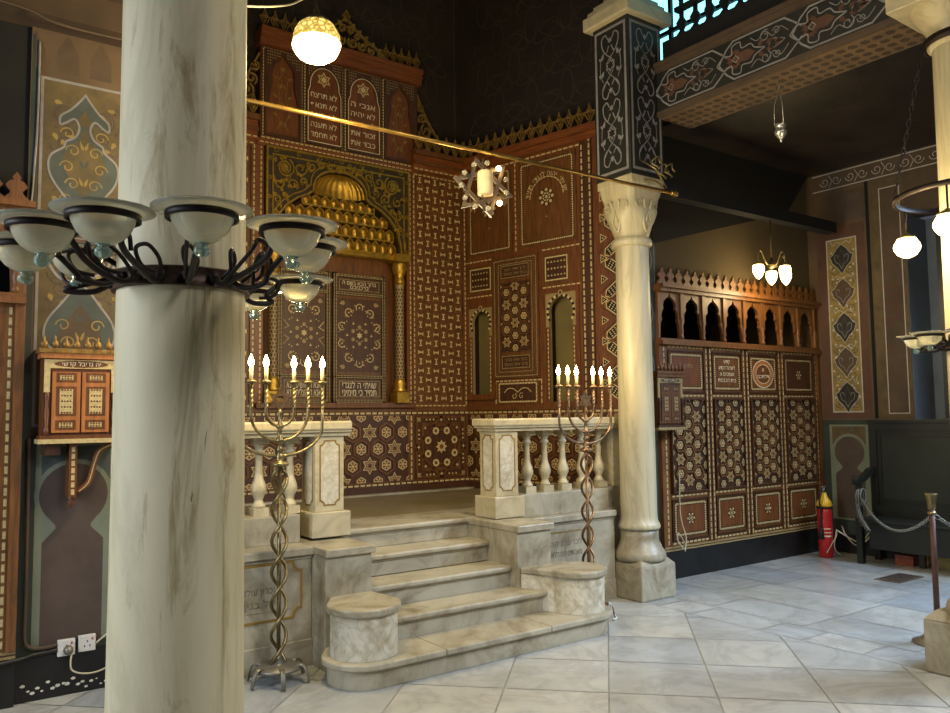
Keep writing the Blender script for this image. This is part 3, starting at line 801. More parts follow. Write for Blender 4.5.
# --- bow-tie inlaid panels either side of the ark
def bowtie(x0, x1, lab):
    t = thing('inlaid_wall_panel', lab, 'wall panel', ((x0+x1)/2, 7.35, 1.64), 'bow-tie inlaid wall panels')
    mb = MBB(); mb.m('wood').box(x0, x1, 1.64, 4.22, 0, .04); mb.frame(x0, x1, 1.64, 4.22, .05, .04, .06)
    mb.m('ivory').dashes([(x0+.022, 1.66), (x1-.022, 1.66), (x1-.022, 4.19), (x0+.022, 4.19)], .013, .035, .02, .0615)
    mb.build('board', t)
    mb = MBB(); nu = 6; su = (x1-x0-.12)/nu; nv = int(2.5/su); sv = 2.5/nv
    mb.m('wood_dark')
    for i in range(nu):
        for j in range(nv):
            u = x0+.06+su*(i+.5); v = 1.69+sv*(j+.5)
            w = .021; L = su*.34
            if (i+j) % 2: a = [(u-L, v-w), (u-L*.55, v-w), (u-L*.35, v-w*.4), (u+L*.35, v-w*.4), (u+L*.55, v-w), (u+L, v-w), (u+L, v+w), (u+L*.55, v+w), (u+L*.35, v+w*.4), (u-L*.35, v+w*.4), (u-L*.55, v+w), (u-L, v+w)]
            else: a = [(u-w, v-L), (u-w, v-L*.55), (u-w*.4, v-L*.35), (u-w*.4, v+L*.35), (u-w, v+L*.55), (u-w, v+L), (u+w, v+L), (u+w, v+L*.55), (u+w*.4, v+L*.35), (u+w*.4, v-L*.35), (u+w, v-L*.55), (u+w, v-L)]
            o_ = [(u+(p-u)*1.45, v+(q-v)*1.45) for p, q in a]
            mb.m('wood').ribbon(o_, .008, .040, .047, True)
            mb.m('ivory').flat(a, .0445)
    mb.build('bow_tie_inlay', t)
    mb = MBB(); mb.m('wood_red_x').box(x0, x1, 4.22, 4.45, 0, .10); mb.m('wood').box(x0, x1, 4.30, 4.33, .1, .12); mb.box(x0-.0, x1+.0, 4.40, 4.45, .1, .15)
    mb.m('ivory').dashes([(x0, 4.245), (x1, 4.245)], .014, .04, .02, .1015, False); mb.build('cornice', t)
    mb = MBB(); crest(mb, x0, x1, 4.45, .20, .11, 6); mb.build('cresting', t)
bowtie(4.465, 5.18, 'tall bow-tie inlaid wooden panel between the ark and the inner corner')
bowtie(1.98, 2.72, 'tall bow-tie inlaid wooden panel left of the ark, mostly behind the big column')

# --- the ark
ak = thing('torah_ark', 'gilded and inlaid ark with two doors under a golden honeycomb niche', 'ark', (3.57, 7.3, 1.64))
AX0, AX1 = 2.80, 4.40; AC = 3.585
def MBB(): return MB(O=(0, YB+.08, 0))
mb = MBB(); mb.m('wood').box(2.72, 4.465, 1.64, 4.22, 0, .03)
for a, b in ((2.72, 2.80), (4.40, 4.465)):
    mb.m('wood_red').box(a, b, 1.64, 4.22, .03, .13); mb.m('ivory').dashes([((a+b)/2+.012, 1.66), ((a+b)/2+.012, 4.2)], .014, .035, .018, .1315, False)
mb.m('wood').box(2.72, 4.465, 1.64, 1.69, .03, .20)
mb.m('wood_red_x').box(2.72, 4.465, 4.18, 4.25, .03, .16); mb.m('ivory').dashes([(2.74, 4.215), (4.45, 4.215)], .012, .035, .015, .1615, False)
mb.build('case', ak)
# doors
def door(x0, x1, nm, l1, l2, l3, l4):
    mb = MBB(); mb.m('wood').box(x0, x1, 1.69, 3.03, .03, .06)
    mb.m('gilt_dark').box(x0, x0+.05, 1.69, 3.03, .06, .075); mb.box(x1-.05, x1, 1.69, 3.03, .06, .075)
    for z in (1.69, 1.94, 2.80, 2.985): mb.box(x0, x1, z, z+.04, .06, .075)
    d_ = mb.build('door', ak)
    mb = MBB(); mb.m('ivory_dim')
    for a in (x0+.012, x0+.036, x1-.036, x1-.012): mb.dashes([(a, 1.70), (a, 3.02)], .010, .03, .006, .0765, False)
    for z in (1.70, 1.72, 1.95, 1.97, 2.81, 2.83, 3.0, 3.015): mb.dashes([(x0+.04, z), (x1-.04, z)], .009, .03, .006, .0765, False)
    mb.build('inlay_border', d_)
    mb = MBB(); uc, vc = (x0+x1)/2, 2.39; w, h = (x1-x0)/2-.06, .38
    mb.m('wood_dark').quad(uc-w, uc+w, vc-h, vc+h, .0615)
    mb.m('ivory').flat(star(uc, vc, .035, 6), .064)
    for k in range(6):
        a = pi/3*k+pi/6; mb.m('ivory_dim').flat(ngon(uc+.085*cos(a), vc+.085*sin(a), .021, 8), .064)
        mb.m('ivory').flat(star(uc+.14*cos(a+pi/6), vc+.14*sin(a+pi/6), .016, 3, .5), .064)
    for k in range(10):
        a = 2*pi*k/10+pi/2; R = .255; cu, cv = uc+R*.82*cos(a), vc+R*1.13*sin(a)
        if abs(cu-uc) > w-.03: continue
        pts = [(cu+.042*cos(a+q), cv+.042*sin(a+q)) for q in (2.2, 1.2, .35, -.35, -1.2, -2.2)]
        mb.m('ivory').ribbon(pts, .008, .0615, .0655); mb.flat(ngon(cu, cv, .010, 4), .064)
    rr = random.Random(2)
    for sg in (1, -1):
        for sv in (1, -1):
            mb.ribbon([(uc+sg*w*.98, vc+sv*.03), (uc+sg*w*.72, vc+sv*.06), (uc+sg*w*.98, vc+sv*.12)], .008, .0615, .0655)
            for k in range(10): mb.m('ivory').flat(ngon(uc+sg*(.03+(w-.05)*((k*.37) % 1)), vc+sv*(.06+.30*((k*.61) % 1)), .008, 4), .064)
            mb.m('ivory_dim').flat(ngon(uc+sg*w*.78, vc+sv*.33, .024, 8), .064); mb.flat(ngon(uc+sg*w*.62, vc+sv*.20, .016, 8), .064)
    mb.build('star_inlay', d_)
    for v0, v1, a, b in ((1.74, 1.93, l3, l4), (2.845, 2.98, l1, l2)):
        mb = MBB()
        mb.m('wood_dark').quad(x0+.06, x1-.06, v0, v1, .0615); mb.m('ivory_dim').ribbon([(x0+.075, v0+.015), (x1-.075, v0+.015), (x1-.075, v1-.015), (x0+.075, v1-.015)], .007, .064, closed=True)
        hh = (v1-v0-.05)/2.3; mb.m('letter_ivory')
        text(mb, a, uc, v1-.028-hh, hh, .065, (x1-x0)*.64); text(mb, b, uc, v0+.026, hh, .065, (x1-x0)*(.64 if v0 < 2 else .35))
        mb.build('lettering', d_)
door(2.97, 3.53, 'l', 'דע לפני מי אתה', 'עומד', 'אנא ה הושיעה נא', 'אנא ה הצליחה נא')
door(3.56, 4.17, 'r', 'ברוך הבא בשם ה', 'ברכנוכם', 'שויתי ה לנגדי', 'תמיד כי מימיני')
# inlaid columns
def ark_column(x):
    mb = MBB(); c = mb.P(x, 0, .17); c.z = 1.69
    mb.m('gilt').box(x-.075, x+.075, 1.69, 1.80, .10, .245)
    mb.lathe((c.x, c.y, 1.80), [(.07, 0), (.075, .02), (.055, .05), (.07, .08), (.05, .12), (.052, .14)], 20)
    mb.m('ivory_dim').lathe((c.x, c.y, 1.94), [(.048, 0), (.048, 1.0)], 20, cap=False)
    mb.m('gilt').lathe((c.x, c.y, 2.94), [(.052, 0), (.06, .03), (.05, .06), (.05, .10), (.07, .14), (.085, .22), (.075, .24)], 20)
    o = mb.build('column', ak)
    mb = MBB(); mb.m('wood_dark')
    for j in range(26):
        for i in range(10):
            a = 2*pi*(i+.5*(j % 2))/10
            if sin(a) > .2: continue
            z = 1.96+j*.037; p = Vector((c.x+.0495*cos(a), c.y+.0495*sin(a), z)); t = Vector((-sin(a), cos(a), 0))*.010; zz = Vector((0, 0, .013))
            mb.add([p-t-zz, p+t-zz, p+t+zz, p-t+zz], [(0, 1, 2, 3)], False)
    mb.build('shaft_inlay', o)
    mb = MBB(); mb.m('gilt').box(x-.09, x+.09, 3.18, 3.26, .08, .26); mb.build('capital_block', ak)
ark_column(2.885); ark_column(4.285)
# spandrel frame with trefoil arch outline
half = [(.70, 3.26), (.69, 3.36), (.65, 3.50), (.56, 3.62), (.44, 3.71), (.34, 3.755), (.29, 3.79), (.285, 3.85)]
for i in range(1, 9):
    a = pi/2*i/8*1.0; half.append((.285*cos(a), 3.83+.20*sin(a)))
mb = MBB(); mb.m('gilt_dark'); holed(mb, AX0, AX1, 3.20, 4.18, AC, [(.70, 3.20)]+half, .03, .18); mb.build('spandrel', ak)
mb = MBB(); mb.m('gilt')
for e, w in ((.018, .018), (.075, .012)):
    mb.ribbon([(AC-.70-e, 3.2), (AC-.70-e, 3.2)]+[(AC-a-e*(.9 if a > .3 else .5), b+e*(.4 if a > .3 else .9)) for a, b in half][1:]+[(AC+a+e*(.9 if a > .3 else .5), b+e*(.4 if a > .3 else .9)) for a, b in reversed(half)][:-1]+[(AC+.70+e, 3.2)], w, .18, .198)
mb.frame(AX0, AX1, 3.20, 4.18, .018, .18, .198); mb.frame(AX0+.06, AX1-.06, 3.22, 4.11, .014, .18, .194)
for i in range(7):
    mb.ribbon(ngon(AX0+.10+.233*i, 4.148, .018, 8), .008, .18, .194, True)
for i in range(5):
    for x in (AX0+.035, AX1-.035): mb.ribbon(ngon(x, 3.3+.19*i, .016, 8), .008, .18, .194, True)
rr = random.Random(11)
for sg in (1, -1):
    for (du, v, r, a, tn) in ((.60, 3.98, .075, 0, 1.4), (.60, 3.98, .105, 2, 1.1), (.44, 4.0, .07, 3, 1.2), (.32, 4.04, .05, 1, -1.3), (.52, 3.83, .06, 4, -1.3), (.66, 3.82, .055, 2, 1.2), (.68, 3.66, .045, 0, 1.3), (.22, 4.07, .035, 2, 1.2), (.12, 4.075, .03, 0, -1.2), (.03, 4.07, .028, 2, 1.2), (.40, 3.88, .04, 5, 1.2), (.69, 3.54, .03, 3, 1.2), (.60, 3.72, .03, 3, 1.2)):
        pts = [(AC+sg*(du+p), v+q) for p, q in curl(0, 0, r, a, tn, 16)]
        mb.ribbon(pts, .014, .18, .202)
        for k in range(3):
            q = rr.random()*6.28; leaf(mb, AC+sg*(du+r*cos(q)), v+r*sin(q), q+1, .055, .02, .192, 'gilt')
    mb.flat(ngon(AC+sg*.60, 3.98, .035, 8), .204); mb.m('gilt_wood').flat(ngon(AC+sg*.60, 3.98, .02, 6), .206); mb.m('gilt')
mb.build('gilt_scrollwork', ak)
# honeycomb (muqarnas) hood inside the arch
mb = MBB(); mb.m('gilt').smooth = True
def niche_cell(u, v, w, h, n, dpt):
    S = 8; vs = []; fs = []
    rows = [0, h*.45]+[h*.45+(h*.5)*sin(radians(t)) for t in (25, 50, 72, 90)]
    rad = [1, 1]+[cos(radians(t)) for t in (25, 50, 72, 90)]
    for z, r in zip(rows, rad):
        for i in range(S+1):
            a = pi*i/S; vs.append(mb.P(u+w/2*.9*cos(a)*max(r, .02), v+z, n-dpt*sin(a)*max(r, .02)))
    for j in range(len(rows)-1):
        for i in range(S): fs.append((j*(S+1)+i, j*(S+1)+i+1, (j+1)*(S+1)+i+1, (j+1)*(S+1)+i))
    mb.add(vs, fs, True)
    mb.ribbon([(u-w*.47, v), (u-w*.47, v+h*.45), (u-w*.36, v+h*.75), (u, v+h), (u+w*.36, v+h*.75), (u+w*.47, v+h*.45), (u+w*.47, v)], w*.13, n-.004, n+.008)
def width_at(v):
    best = 0
    for (a, b), (c, d) in zip(half, half[1:]):
        if min(b, d) <= v <= max(b, d): best = max(best, a+(c-a)*((v-b)/(d-b) if d != b else 0))
    return best
tiers = [(3.26, .145, 14), (3.41, .13, 13), (3.545, .12, 11), (3.67, .11, 8)]
for k, (v, h, cn) in enumerate(tiers):
    hw = width_at(min(v+h*.5, 3.8)); n = .10+.018*k
    step = 2*hw/cn
    mb.box(AC-hw, AC+hw, v-.012, v+.006, n-.06, n+.012)
    for i in range(cn): niche_cell(AC-hw+step*(i+.5), v+.004, step, h-.014, n, .05)
mb.box(AC-.72, AC+.72, 3.2, 3.27, .03, .15)
# fluted half dome
S = 44; R = 10; vs = []; fs = []
for j in range(R+1):
    t = pi/2*j/R
    for i in range(S+1):
        a = pi*i/S; fl = 1-.06*abs(sin(a*11))
        vs.append(mb.P(AC-.285*cos(a)*cos(t)**.8*fl, 3.80+.215*sin(t), .17-.12*sin(a)*cos(t)*fl))
for j in range(R):
    for i in range(S): fs.append((j*(S+1)+i, j*(S+1)+i+1, (j+1)*(S+1)+i+1, (j+1)*(S+1)+i))
mb.add(vs, fs, True)
mb.build('honeycomb_hood', ak)

# --- commandments board above the ark
def MBB(): return MB(O=(0, YB+.07, 0))
cb = thing('commandments_board', 'carved board with two Hebrew tablets between flowered panels above the ark', 'carved board', (3.66, 7.3, 4.25))
BX0, BX1 = 2.76, 4.56
mb = MBB(); mb.m('wood_dark').box(BX0, BX1, 4.25, 5.22, 0, .10); mb.m('wood').box(BX0, BX1, 4.25, 4.29, .1, .13)
mb.m('ivory').dashes([(BX0, 4.27), (BX1, 4.27)], .014, .035, .014, .1315, False); mb.build('backboard', cb)
mb = MBB(); mb.m('wood_red_x').box(BX0-.02, BX1+.02, 5.20, 5.26, 0, .16); mb.box(BX0-.02, BX1+.02, 5.26, 5.31, 0, .18); mb.box(BX0-.02, BX1+.02, 5.31, 5.36, 0, .20); mb.build('cornice', cb)
mb = MBB(); crest(mb, BX0-.02, BX0+.50, 5.36, .20, .12, 5); mb.build('cresting', cb); mb = MBB(); crest(mb, BX1-.46, BX1+.02, 5.36, .20, .12, 5); mb.build('cresting', cb)
def scroll_gable(mb, uc, v, w, h, n, mat='gilt_wood'):
    mb.m(mat)
    for sg in (1, -1):
        for (du, dv, r, a, tn) in ((.16, .22, .13, 2.5, 1.3), (.40, .18, .11, 2.3, 1.3), (.64, .13, .09, 2.2, 1.3), (.86, .08, .06, 2, 1.2), (.10, .52, .10, 3.4, -1.2), (.28, .40, .08, 0, 1.2), (.52, .30, .06, 3, -1.2)):
            pts = [(uc+sg*(du*w+p*w), v+dv*h+q*w) for p, q in curl(0, 0, r, a, tn, 14)]
            mb.ribbon(pts, .020, n, n+.03)
        mb.ribbon(spline([(uc+sg*w, v+.01), (uc+sg*w*.8, v+h*.22), (uc+sg*w*.45, v+h*.42), (uc+sg*w*.2, v+h*.62), (uc+sg*.02, v+h*.78)]), .018, n, n+.03)
        for k in range(5): leaf(mb, uc+sg*w*(.12+.17*k), v+h*(.58-.11*k), pi/2-sg*.7, .07, .025, n+.031, mat)
    mb.ribbon([(uc, v+h), (uc-.04, v+h*.86), (uc, v+h*.74), (uc+.04, v+h*.86)], .014, n, n+.03, True); mb.ribbon([(uc-.03, v+h*.9), (uc+.03, v+h*.8)], .01, n, n+.03)
mb = MBB(); scroll_gable(mb, 3.66, 5.36, .46, .42, .14); mb.build('scrolled_gable', cb)
for x, sg in ((BX1, 1), (BX0, -1)):
    mb = MBB(); mb.m('gilt_wood')
    for (du, v, r, a, tn) in ((.05, 4.98, .05, 2, 1.3), (.08, 4.85, .06, 4, -1.3), (.13, 4.72, .08, 2, 1.3), (.10, 4.58, .08, 0, -1.3), (.24, 4.62, .05, 3, 1.2), (.06, 4.44, .05, 2, 1.2), (.20, 4.52, .05, 1, 1.2)):
        mb.ribbon([(x+sg*(du+p), v+q) for p, q in curl(0, 0, r, a, tn, 14)], .018, .06, .09)
    mb.ribbon(spline([(x+sg*.0, 5.12), (x+sg*.05, 5.02), (x+sg*.12, 4.88), (x+sg*.20, 4.76), (x+sg*.30, 4.62), (x+sg*.30, 4.50)]), .02, .06, .09)
    mb.build('side_scroll', cb)
def bpanel(x0, x1, kind, lines=()):
    uc = (x0+x1)/2; w = (x1-x0)/2-.035
    mb = MBB(); mb.m('wood_red').quad(x0+.02, x1-.02, 4.30, 5.17, .102)
    mb.m('ivory').dashes([(x0+.012, 4.30), (x0+.012, 5.18), (x1-.012, 5.18), (x1-.012, 4.30)], .012, .022, .010, .1035)
    if kind == 'tab':
        sh = [(w*.98, 4.33), (w*.98, 4.84), (w*.90, 4.88), (w*.86, 4.90)]+[(w*.86*cos(pi/2*i/8), 4.92+.19*sin(pi/2*i/8)) for i in range(0, 9)]
    else:
        sh = [(w*.95, 4.33), (w*.95, 4.55), (w*.75, 4.74), (w*.62, 4.84), (w*.66, 4.93), (w*.55, 5.01), (w*.3, 5.06), (w*.12, 5.10), (0, 5.14)]
    mb.m('wood_dark'); holed(mb, x0+.02, x1-.02, 4.30, 5.17, uc, sh, .102, .125)
    mb.m('ivory_dim')
    for sg in (1, -1):
        for i in range(5):
            for j in range(4 if kind == 'tab' else 6):
                u = uc+sg*(w-.015-.024*j); v = 5.145-.030*i
                lim = max([a for a, b in sh if b <= v+.02] and [a for (a, b), (c, d) in zip(sh, sh[1:]) if min(b, d) <= v <= max(b, d)] or [0])
                if abs(u-uc) > lim+.02: mb.flat(ngon(u, v, .009, 4), .1265)
    p = mb.build('tablet_panel' if kind == 'tab' else 'flower_panel', cb)
    mb = MBB(); mb.m('letter_ivory')
    full = [(uc+a, b) for a, b in sh]+[(uc-a, b) for a, b in reversed(sh)][1:]
    if kind == 'tab':
        mb.ribbon(full, .007, .126, closed=True)
        mb.m('ivory').ribbon(star(uc, 5.0, .072), .010, .1035, closed=True); mb.flat(star(uc, 5.0, .04), .1035)
        mb.m('letter_ivory')
        for i, s_ in enumerate(lines): text(mb, s_, uc, 4.80-.103*i, .052, .104, w*1.55)
        mb.build('lettering', p)
    else:
        mb.m('gilt_wood')
        mb.flat(star(uc, 5.0, .04, 8, .5), .104)
        for sg in (1, -1):
            mb.ribbon(spline([(uc+sg*.01, 4.95), (uc+sg*.05, 4.85), (uc+sg*.03, 4.70), (uc+sg*.07, 4.58), (uc+sg*.03, 4.45), (uc+sg*.06, 4.38)]), .008, .104)
            for k in range(6): leaf(mb, uc+sg*(.03+.02*(k % 2)), 4.42+.095*k, pi/2-sg*(1 if k % 2 else -.4), .06, .018, .1045, 'gilt_wood')
        mb.build('flower_inlay', p)
bpanel(2.78, 3.205, 'fl'); bpanel(3.215, 3.655, 'tab', ('לא תרצח', 'לא תנאף', 'לא תגנב', 'לא תענה', 'לא תחמד'))
bpanel(3.665, 4.105, 'tab', ('אנכי ה', 'לא יהיה', 'לא תשא', 'זכור את', 'כבד את')); bpanel(4.115, 4.54, 'fl')

# ================================================================== SIDE SCREEN OF THE ALCOVE (wing)
wg = thing('niche_screen', 'inlaid wooden screen with two arched niches on the alcove side wall', 'screen', tuple(MBW().P(.9, .8, 0)))
mb = MBW(); wall_with_holes(mb, 0, 2.2, 1.6, 4.32, -.03, .02, NICHES)
mb.m('wood_red'); wall_with_holes(mb, 0, 2.2, 1.6, 4.32, .0, .021, NICHES)
mb.build('panelling', wg)
mb = MBW(); mb.m('wood_red_x').box(0, 2.2, 4.32, 4.38, -.03, .08); mb.box(0, 2.2, 4.38, 4.45, -.03, .13); mb.build('cornice', wg)
mb = MBW(); crest(mb, 0, 2.2, 4.45, .20, .08, 18); mb.build('cresting', wg)
mb = MBW(); mb.m('wood_dark').box(0, 2.2, .752, .83, -.03, .08); mb.m('wood').box(0, 2.2, .83, 1.62, -.03, .03); mb.box(0, 2.2, 1.60, 1.64, .0, .055)
mb.m('ivory').dashes([(0, 1.582), (2.2, 1.582)], .02, .05, .018, .0325, False); mb.dashes([(0, .846), (2.2, .846)], .018, .05, .018, .0325, False)
mb.m('wood_dark').quad(.05, 2.15, .875, 1.555, .031); hexstar(mb, .05, 2.15, .875, 1.555, .195, .032, ph=(.12, .002)); mb.build('wainscot_panel', wg)
# borders
mb = MBW(); mb.m('wood_dark').box(1.60, 1.74, 1.64, 4.32, .02, .035); mb.m('ivory')
mb.dashes([(1.625, 1.66), (1.625, 4.29)], .018, .05, .02, .0365, False); mb.dashes([(1.715, 1.66), (1.715, 4.36)], .018, .05, .02, .0365, False)
mb.dashes([(.05, 4.295), (1.60, 4.295)], .016, .05, .02, .0225, False); mb.dashes([(.76, 3.30), (.76, 4.29)], .014, .04, .02, .0225, False)
mb.dashes([(.03, 3.27), (.42, 3.27)], .014, .04, .015, .0225, False); mb.dashes([(1.10, 3.27), (1.58, 3.27)], .014, .04, .015, .0225, False)
mb.dashes([(.03, 2.87), (.42, 2.87)], .014, .04, .015, .0225, False); mb.dashes([(1.10, 2.87), (1.58, 2.87)], .014, .04, .015, .0225, False)
mb.dashes([(.455, 1.66), (.455, 1.93)], .014, .04, .015, .0225, False); mb.dashes([(1.07, 1.66), (1.07, 1.93)], .014, .04, .015, .0225, False)
mb.dashes([(.45, 1.915), (1.07, 1.915)], .014, .04, .015, .0225, False)
mb.build('inlay_strips', wg)
for (a, b) in ((.08, .72), (.81, 1.55)):
    mb = MBW(); mb.m('wood').box(a, b, 3.32, 4.26, .02, .03); uc = (a+b)/2
    mb.border(a+.045, b-.045, 3.365, 4.215, .022, .032, L=.016, gap=.008)
    mb.m('ivory').dashes([(p, q) for p, q in arc(uc, 3.83, .215, 0, pi, 14)], .012, .05, .012, .0325, False)
    rosette(mb, uc, 3.83, .095, .0315)
    arctext(mb, 'שויתי יהוה לנגדי תמיד', uc, 3.83, .225, .045, .0335, pi*.03, pi*.97)
    mb.m('ivory_dim').flat(star(uc, 3.62, .02, 4, .3), .0325)
    mb.build('arched_panel', wg)
for (a, b) in ((.09, .40), (1.13, 1.42)):
    mb = MBW(); mb.m('wood').box(a-.02, b+.04, 2.90, 3.22, .02, .026); mb.m('wood_dark').quad(a+.02, b, 2.94, 3.18, .0275); mb.m('ivory').ribbon([(a+.02, 2.94), (b, 2.94), (b, 3.18), (a+.02, 3.18)], .014, .029, closed=True)
    for i in range(6):
        for j in range(3): mb.m('ivory').flat(star(a+.055+.041*i, 2.99+.07*j, .015, 4 if j == 1 else 3, .45), .029)
    mb.build('small_panel', wg)
mb = MBW(); mb.m('wood').box(.45, 1.06, 1.94, 3.25, .02, .045); mb.border(.475, 1.035, 1.965, 3.225, .020, .047, L=.018, gap=.006, mat='ivory_dim'); mb.border(.53, .98, 2.01, 3.18, .016, .047, L=.016, gap=.006, mat='ivory_dim')
mb.m('wood_dark').quad(.55, .96, 2.22, 2.98, .0465); hexstar(mb, .56, .95, 2.23, 2.97, .135, .047, vertical=True, iv='ivory', ph=(.08, .10))
for v in (2.04, 3.02):
    mb.m('wood_dark').quad(.56, .95, v, v+.15, .048); mb.m('ivory_dim').ribbon([(.57, v+.01), (.94, v+.01), (.94, v+.14), (.57, v+.14)], .009, .050, closed=True)
    mb.m('ivory_dim'); text(mb, 'ברוך אתה בבאך', .755, v+.085, .030, .05, .30); text(mb, 'וברוך אתה בצאתך', .755, v+.035, .030, .05, .32)
mb.build('star_door', wg)
mb = MBW(); mb.m('wood').box(.48, 1.04, 1.67, 1.90, .02, .03); mb.m('wood_dark').quad(.52, 1.0, 1.70, 1.88, .031); mb.m('ivory').dashes([(.51, 1.69), (1.01, 1.69), (1.01, 1.885), (.51, 1.885)], .016, .03, .006, .0325)
for sg in (1, -1):
    mb.m('ivory').ribbon(spline([(.76, 1.79), (.76+sg*.06, 1.83), (.76+sg*.13, 1.83), (.76+sg*.18, 1.79)]), .009, .0325); mb.ribbon(curl(.76+sg*.05, 1.75, .035, 1, sg*1.0), .007, .0325)
mb.build('scroll_panel', wg)
# niche surrounds with striped arches
for (a, b, c, d), R in zip(NICHES, (.15, .175)):
    uc = (a+b)/2; mb = MBW(); mb.m('ivory_dim')
    hf = keyhole((b-a)/2-.035, c, 0, R*.86, d-.03)
    holed(mb, a-.01, b+.01, c, d, uc, hf, -.02, .026); mb.m('wood_red').box(a-.05, a-.01, c-.05, d+.06, .02, .035); mb.box(b+.01, b+.05, c-.05, d+.06, .02, .035); mb.box(a-.05, b+.05, c-.06, c, -.28, .05)
    vs_ = hf[1][1]; mb.m('wood').box(a-.012, uc-(b-a)/2+.037, c, vs_-.12, .026, .030); mb.box(uc+(b-a)/2-.037, b+.012, c, vs_-.12, .026, .030)
    vc = d-.03-R*.86*1.06
    for i in range(24):
        t = radians(-35+250*i/24); t2 = radians(-35+250*(i+.5)/24)
        mb.m('wood_black' if i % 2 else 'ivory')
        t2 = radians(-35+250*(i+1)/24); r0, r1 = R*.86, R*.86+.028
        mb.flat([(uc+r0*cos(t), vc+r0*sin(t)), (uc+r1*cos(t), vc+r1*sin(t)), (uc+r1*cos(t2), vc+r1*sin(t2)), (uc+r0*cos(t2), vc+r0*sin(t2))], .0275)
    mb.m('wood').flat(ngon(uc, d+.0, .035, 12), .0285); mb.m('ivory').ribbon(ngon(uc, d, .024, 12), .008, .0295, closed=True)
    mb.m('ivory').dashes([(uc-(b-a)/2+.02, c+.02), (uc-(b-a)/2+.02, vs_-.13)], .014, .03, .015, .0315, False); mb.dashes([(uc+(b-a)/2-.02, c+.02), (uc+(b-a)/2-.02, vs_-.13)], .014, .03, .015, .0315, False)
    mb.build('niche_surround', wg)
# hexagon strip beside the pier
mb = MBW(); mb.m('wood_red').box(1.75, 2.2, 1.64, 4.36, .021, .03)
for k in range(13):
    v = 1.75+.205*k; sg = 1 if k % 2 else -1; uc = 1.98
    a = .62*sg; L, w = .13, .045
    def rt(p, uc=uc, v=v, a=a): return (uc+p[0]*cos(a)-p[1]*sin(a), v+p[0]*sin(a)+p[1]*cos(a))
    hx = [rt(p) for p in ((-L, 0), (-L*.7, w), (L*.7, w), (L, 0), (L*.7, -w), (-L*.7, -w))]
    mb.m('wood_black').flat(hx, .031); mb.m('ivory').ribbon(hx, .012, .033, closed=True)
    for i in range(-2, 3):
        for j in (-1, 0, 1): mb.flat([rt((i*.035+q[0], j*.022+q[1])) for q in ((-.011, 0), (0, .009), (.011, 0), (0, -.009))], .033)
    tr = ngon(1.82+.03, v+.10, .045, 3, 0); mb.m('wood_black').flat(tr, .031); mb.m('ivory').ribbon(tr, .008, .033, closed=True); mb.flat(ngon(1.85, v+.10, .012, 3, 0), .033)
    mb.m('wood').ribbon([rt((-L*1.3, w*1.5)), rt((L*1.3, w*1.5))], .01, .03, .04); mb.ribbon([rt((-L*1.3, -w*1.5)), rt((L*1.3, -w*1.5))], .01, .03, .04)
    pass
mb.build('hexagon_strip', wg)

# ================================================================== COLUMNS AND PAINTED PILLAR
def pier_column(x, y, ztop, r, lab, base=(.21, .21), nm='marble_column', zcap=.50, y0=None, y1=None, h0=.33, round_cap=False):
    t = thing(nm, lab, 'column', (x, y, 0))
    mb = MB(**XY); mb.m('marble_base'); bx, by = base; yc = y if y0 is None else (y0+y1)/2; by = by if y0 is None else (y1-y0)/2
    mb.box(x-bx, x+bx, yc-by, yc+by, 0, h0-.05)
    c = .06
    def octo(e, z): return [Vector((x+a*(bx-e), yc+b*(by-e), z)) for a, b in ((-1, -1), (1, -1), (1, 1), (-1, 1))]
    mb.add(octo(0, h0-.05)+octo(.05, h0), [(0, 1, 5, 4), (1, 2, 6, 5), (2, 3, 7, 6), (3, 0, 4, 7), (4, 5, 6, 7)], False)
    mb.build('plinth_block', t, bevel=.012)
    mb = MB(**XY); mb.m('marble_base'); k = r/.155
    mb.lathe((x, y, h0-.02), [(.215*k, 0), (.222*k, .03), (.215*k, .07), (.19*k, .10), (.185*k, .12), (.165*k, .15), (.160*k, .19), (.162*k, .27)], 32); mb.build('base_moulding', t)
    mb = MB(**XY); mb.m('marble_shaft')
    z0 = h0+.24
    mb.lathe((x, y, z0), [(r*1.14, 0), (r*1.17, .02), (r*1.12, .045), (r*1.02, .07), (r, .12), (r*.99, (ztop-z0)*.4), (r*.93, ztop-z0-.12), (r*.93, ztop-z0-.02), (r*.92, ztop-z0)], 36); mb.build('shaft', t)
    return t
pc = pier_column(5.205, 4.84, 3.03, .155, 'veined marble column under the black painted pillar, right of the balustrade')
mb = MB(**XY); mb.m('marble_shaft'); c_ = (5.205, 4.84, 3.0)
mb.lathe(c_, [(.150, 0), (.175, .015), (.178, .05), (.165, .075), (.145, .085)], 32)
# capital: round neck blending to a square, carved with leaves
S = 48; rows = 12; vs = []; fs = []
for j in range(rows+1):
    q = j/rows; z = 3.085+.45*q
    for i in range(S):
        a = 2*pi*i/S; sq = 1/max(abs(cos(a)), abs(sin(a)))
        r = .145+.05*sin(min(1, q*1.8)*pi/2); R2 = .20; f = max(0, (q-.25)/.75)**.8
        lf = .012*abs(sin(4*a))*sin(pi*min(1, q*1.4)) if q < .72 else 0
        rr_ = r*(1-f)+R2*min(sq, 1.36)*f + lf
        if q > .55 and q < .8: rr_ -= .012
        vs.append(Vector((c_[0]+rr_*cos(a), c_[1]+rr_*sin(a), z)))
for j in range(rows):
    for i in range(S): fs.append((j*S+i, j*S+(i+1) % S, (j+1)*S+(i+1) % S, (j+1)*S+i))
mb.add(vs, fs, True)
mb.build('capital', pc)
mb = MB(**XY); mb.m('marble_shaft')
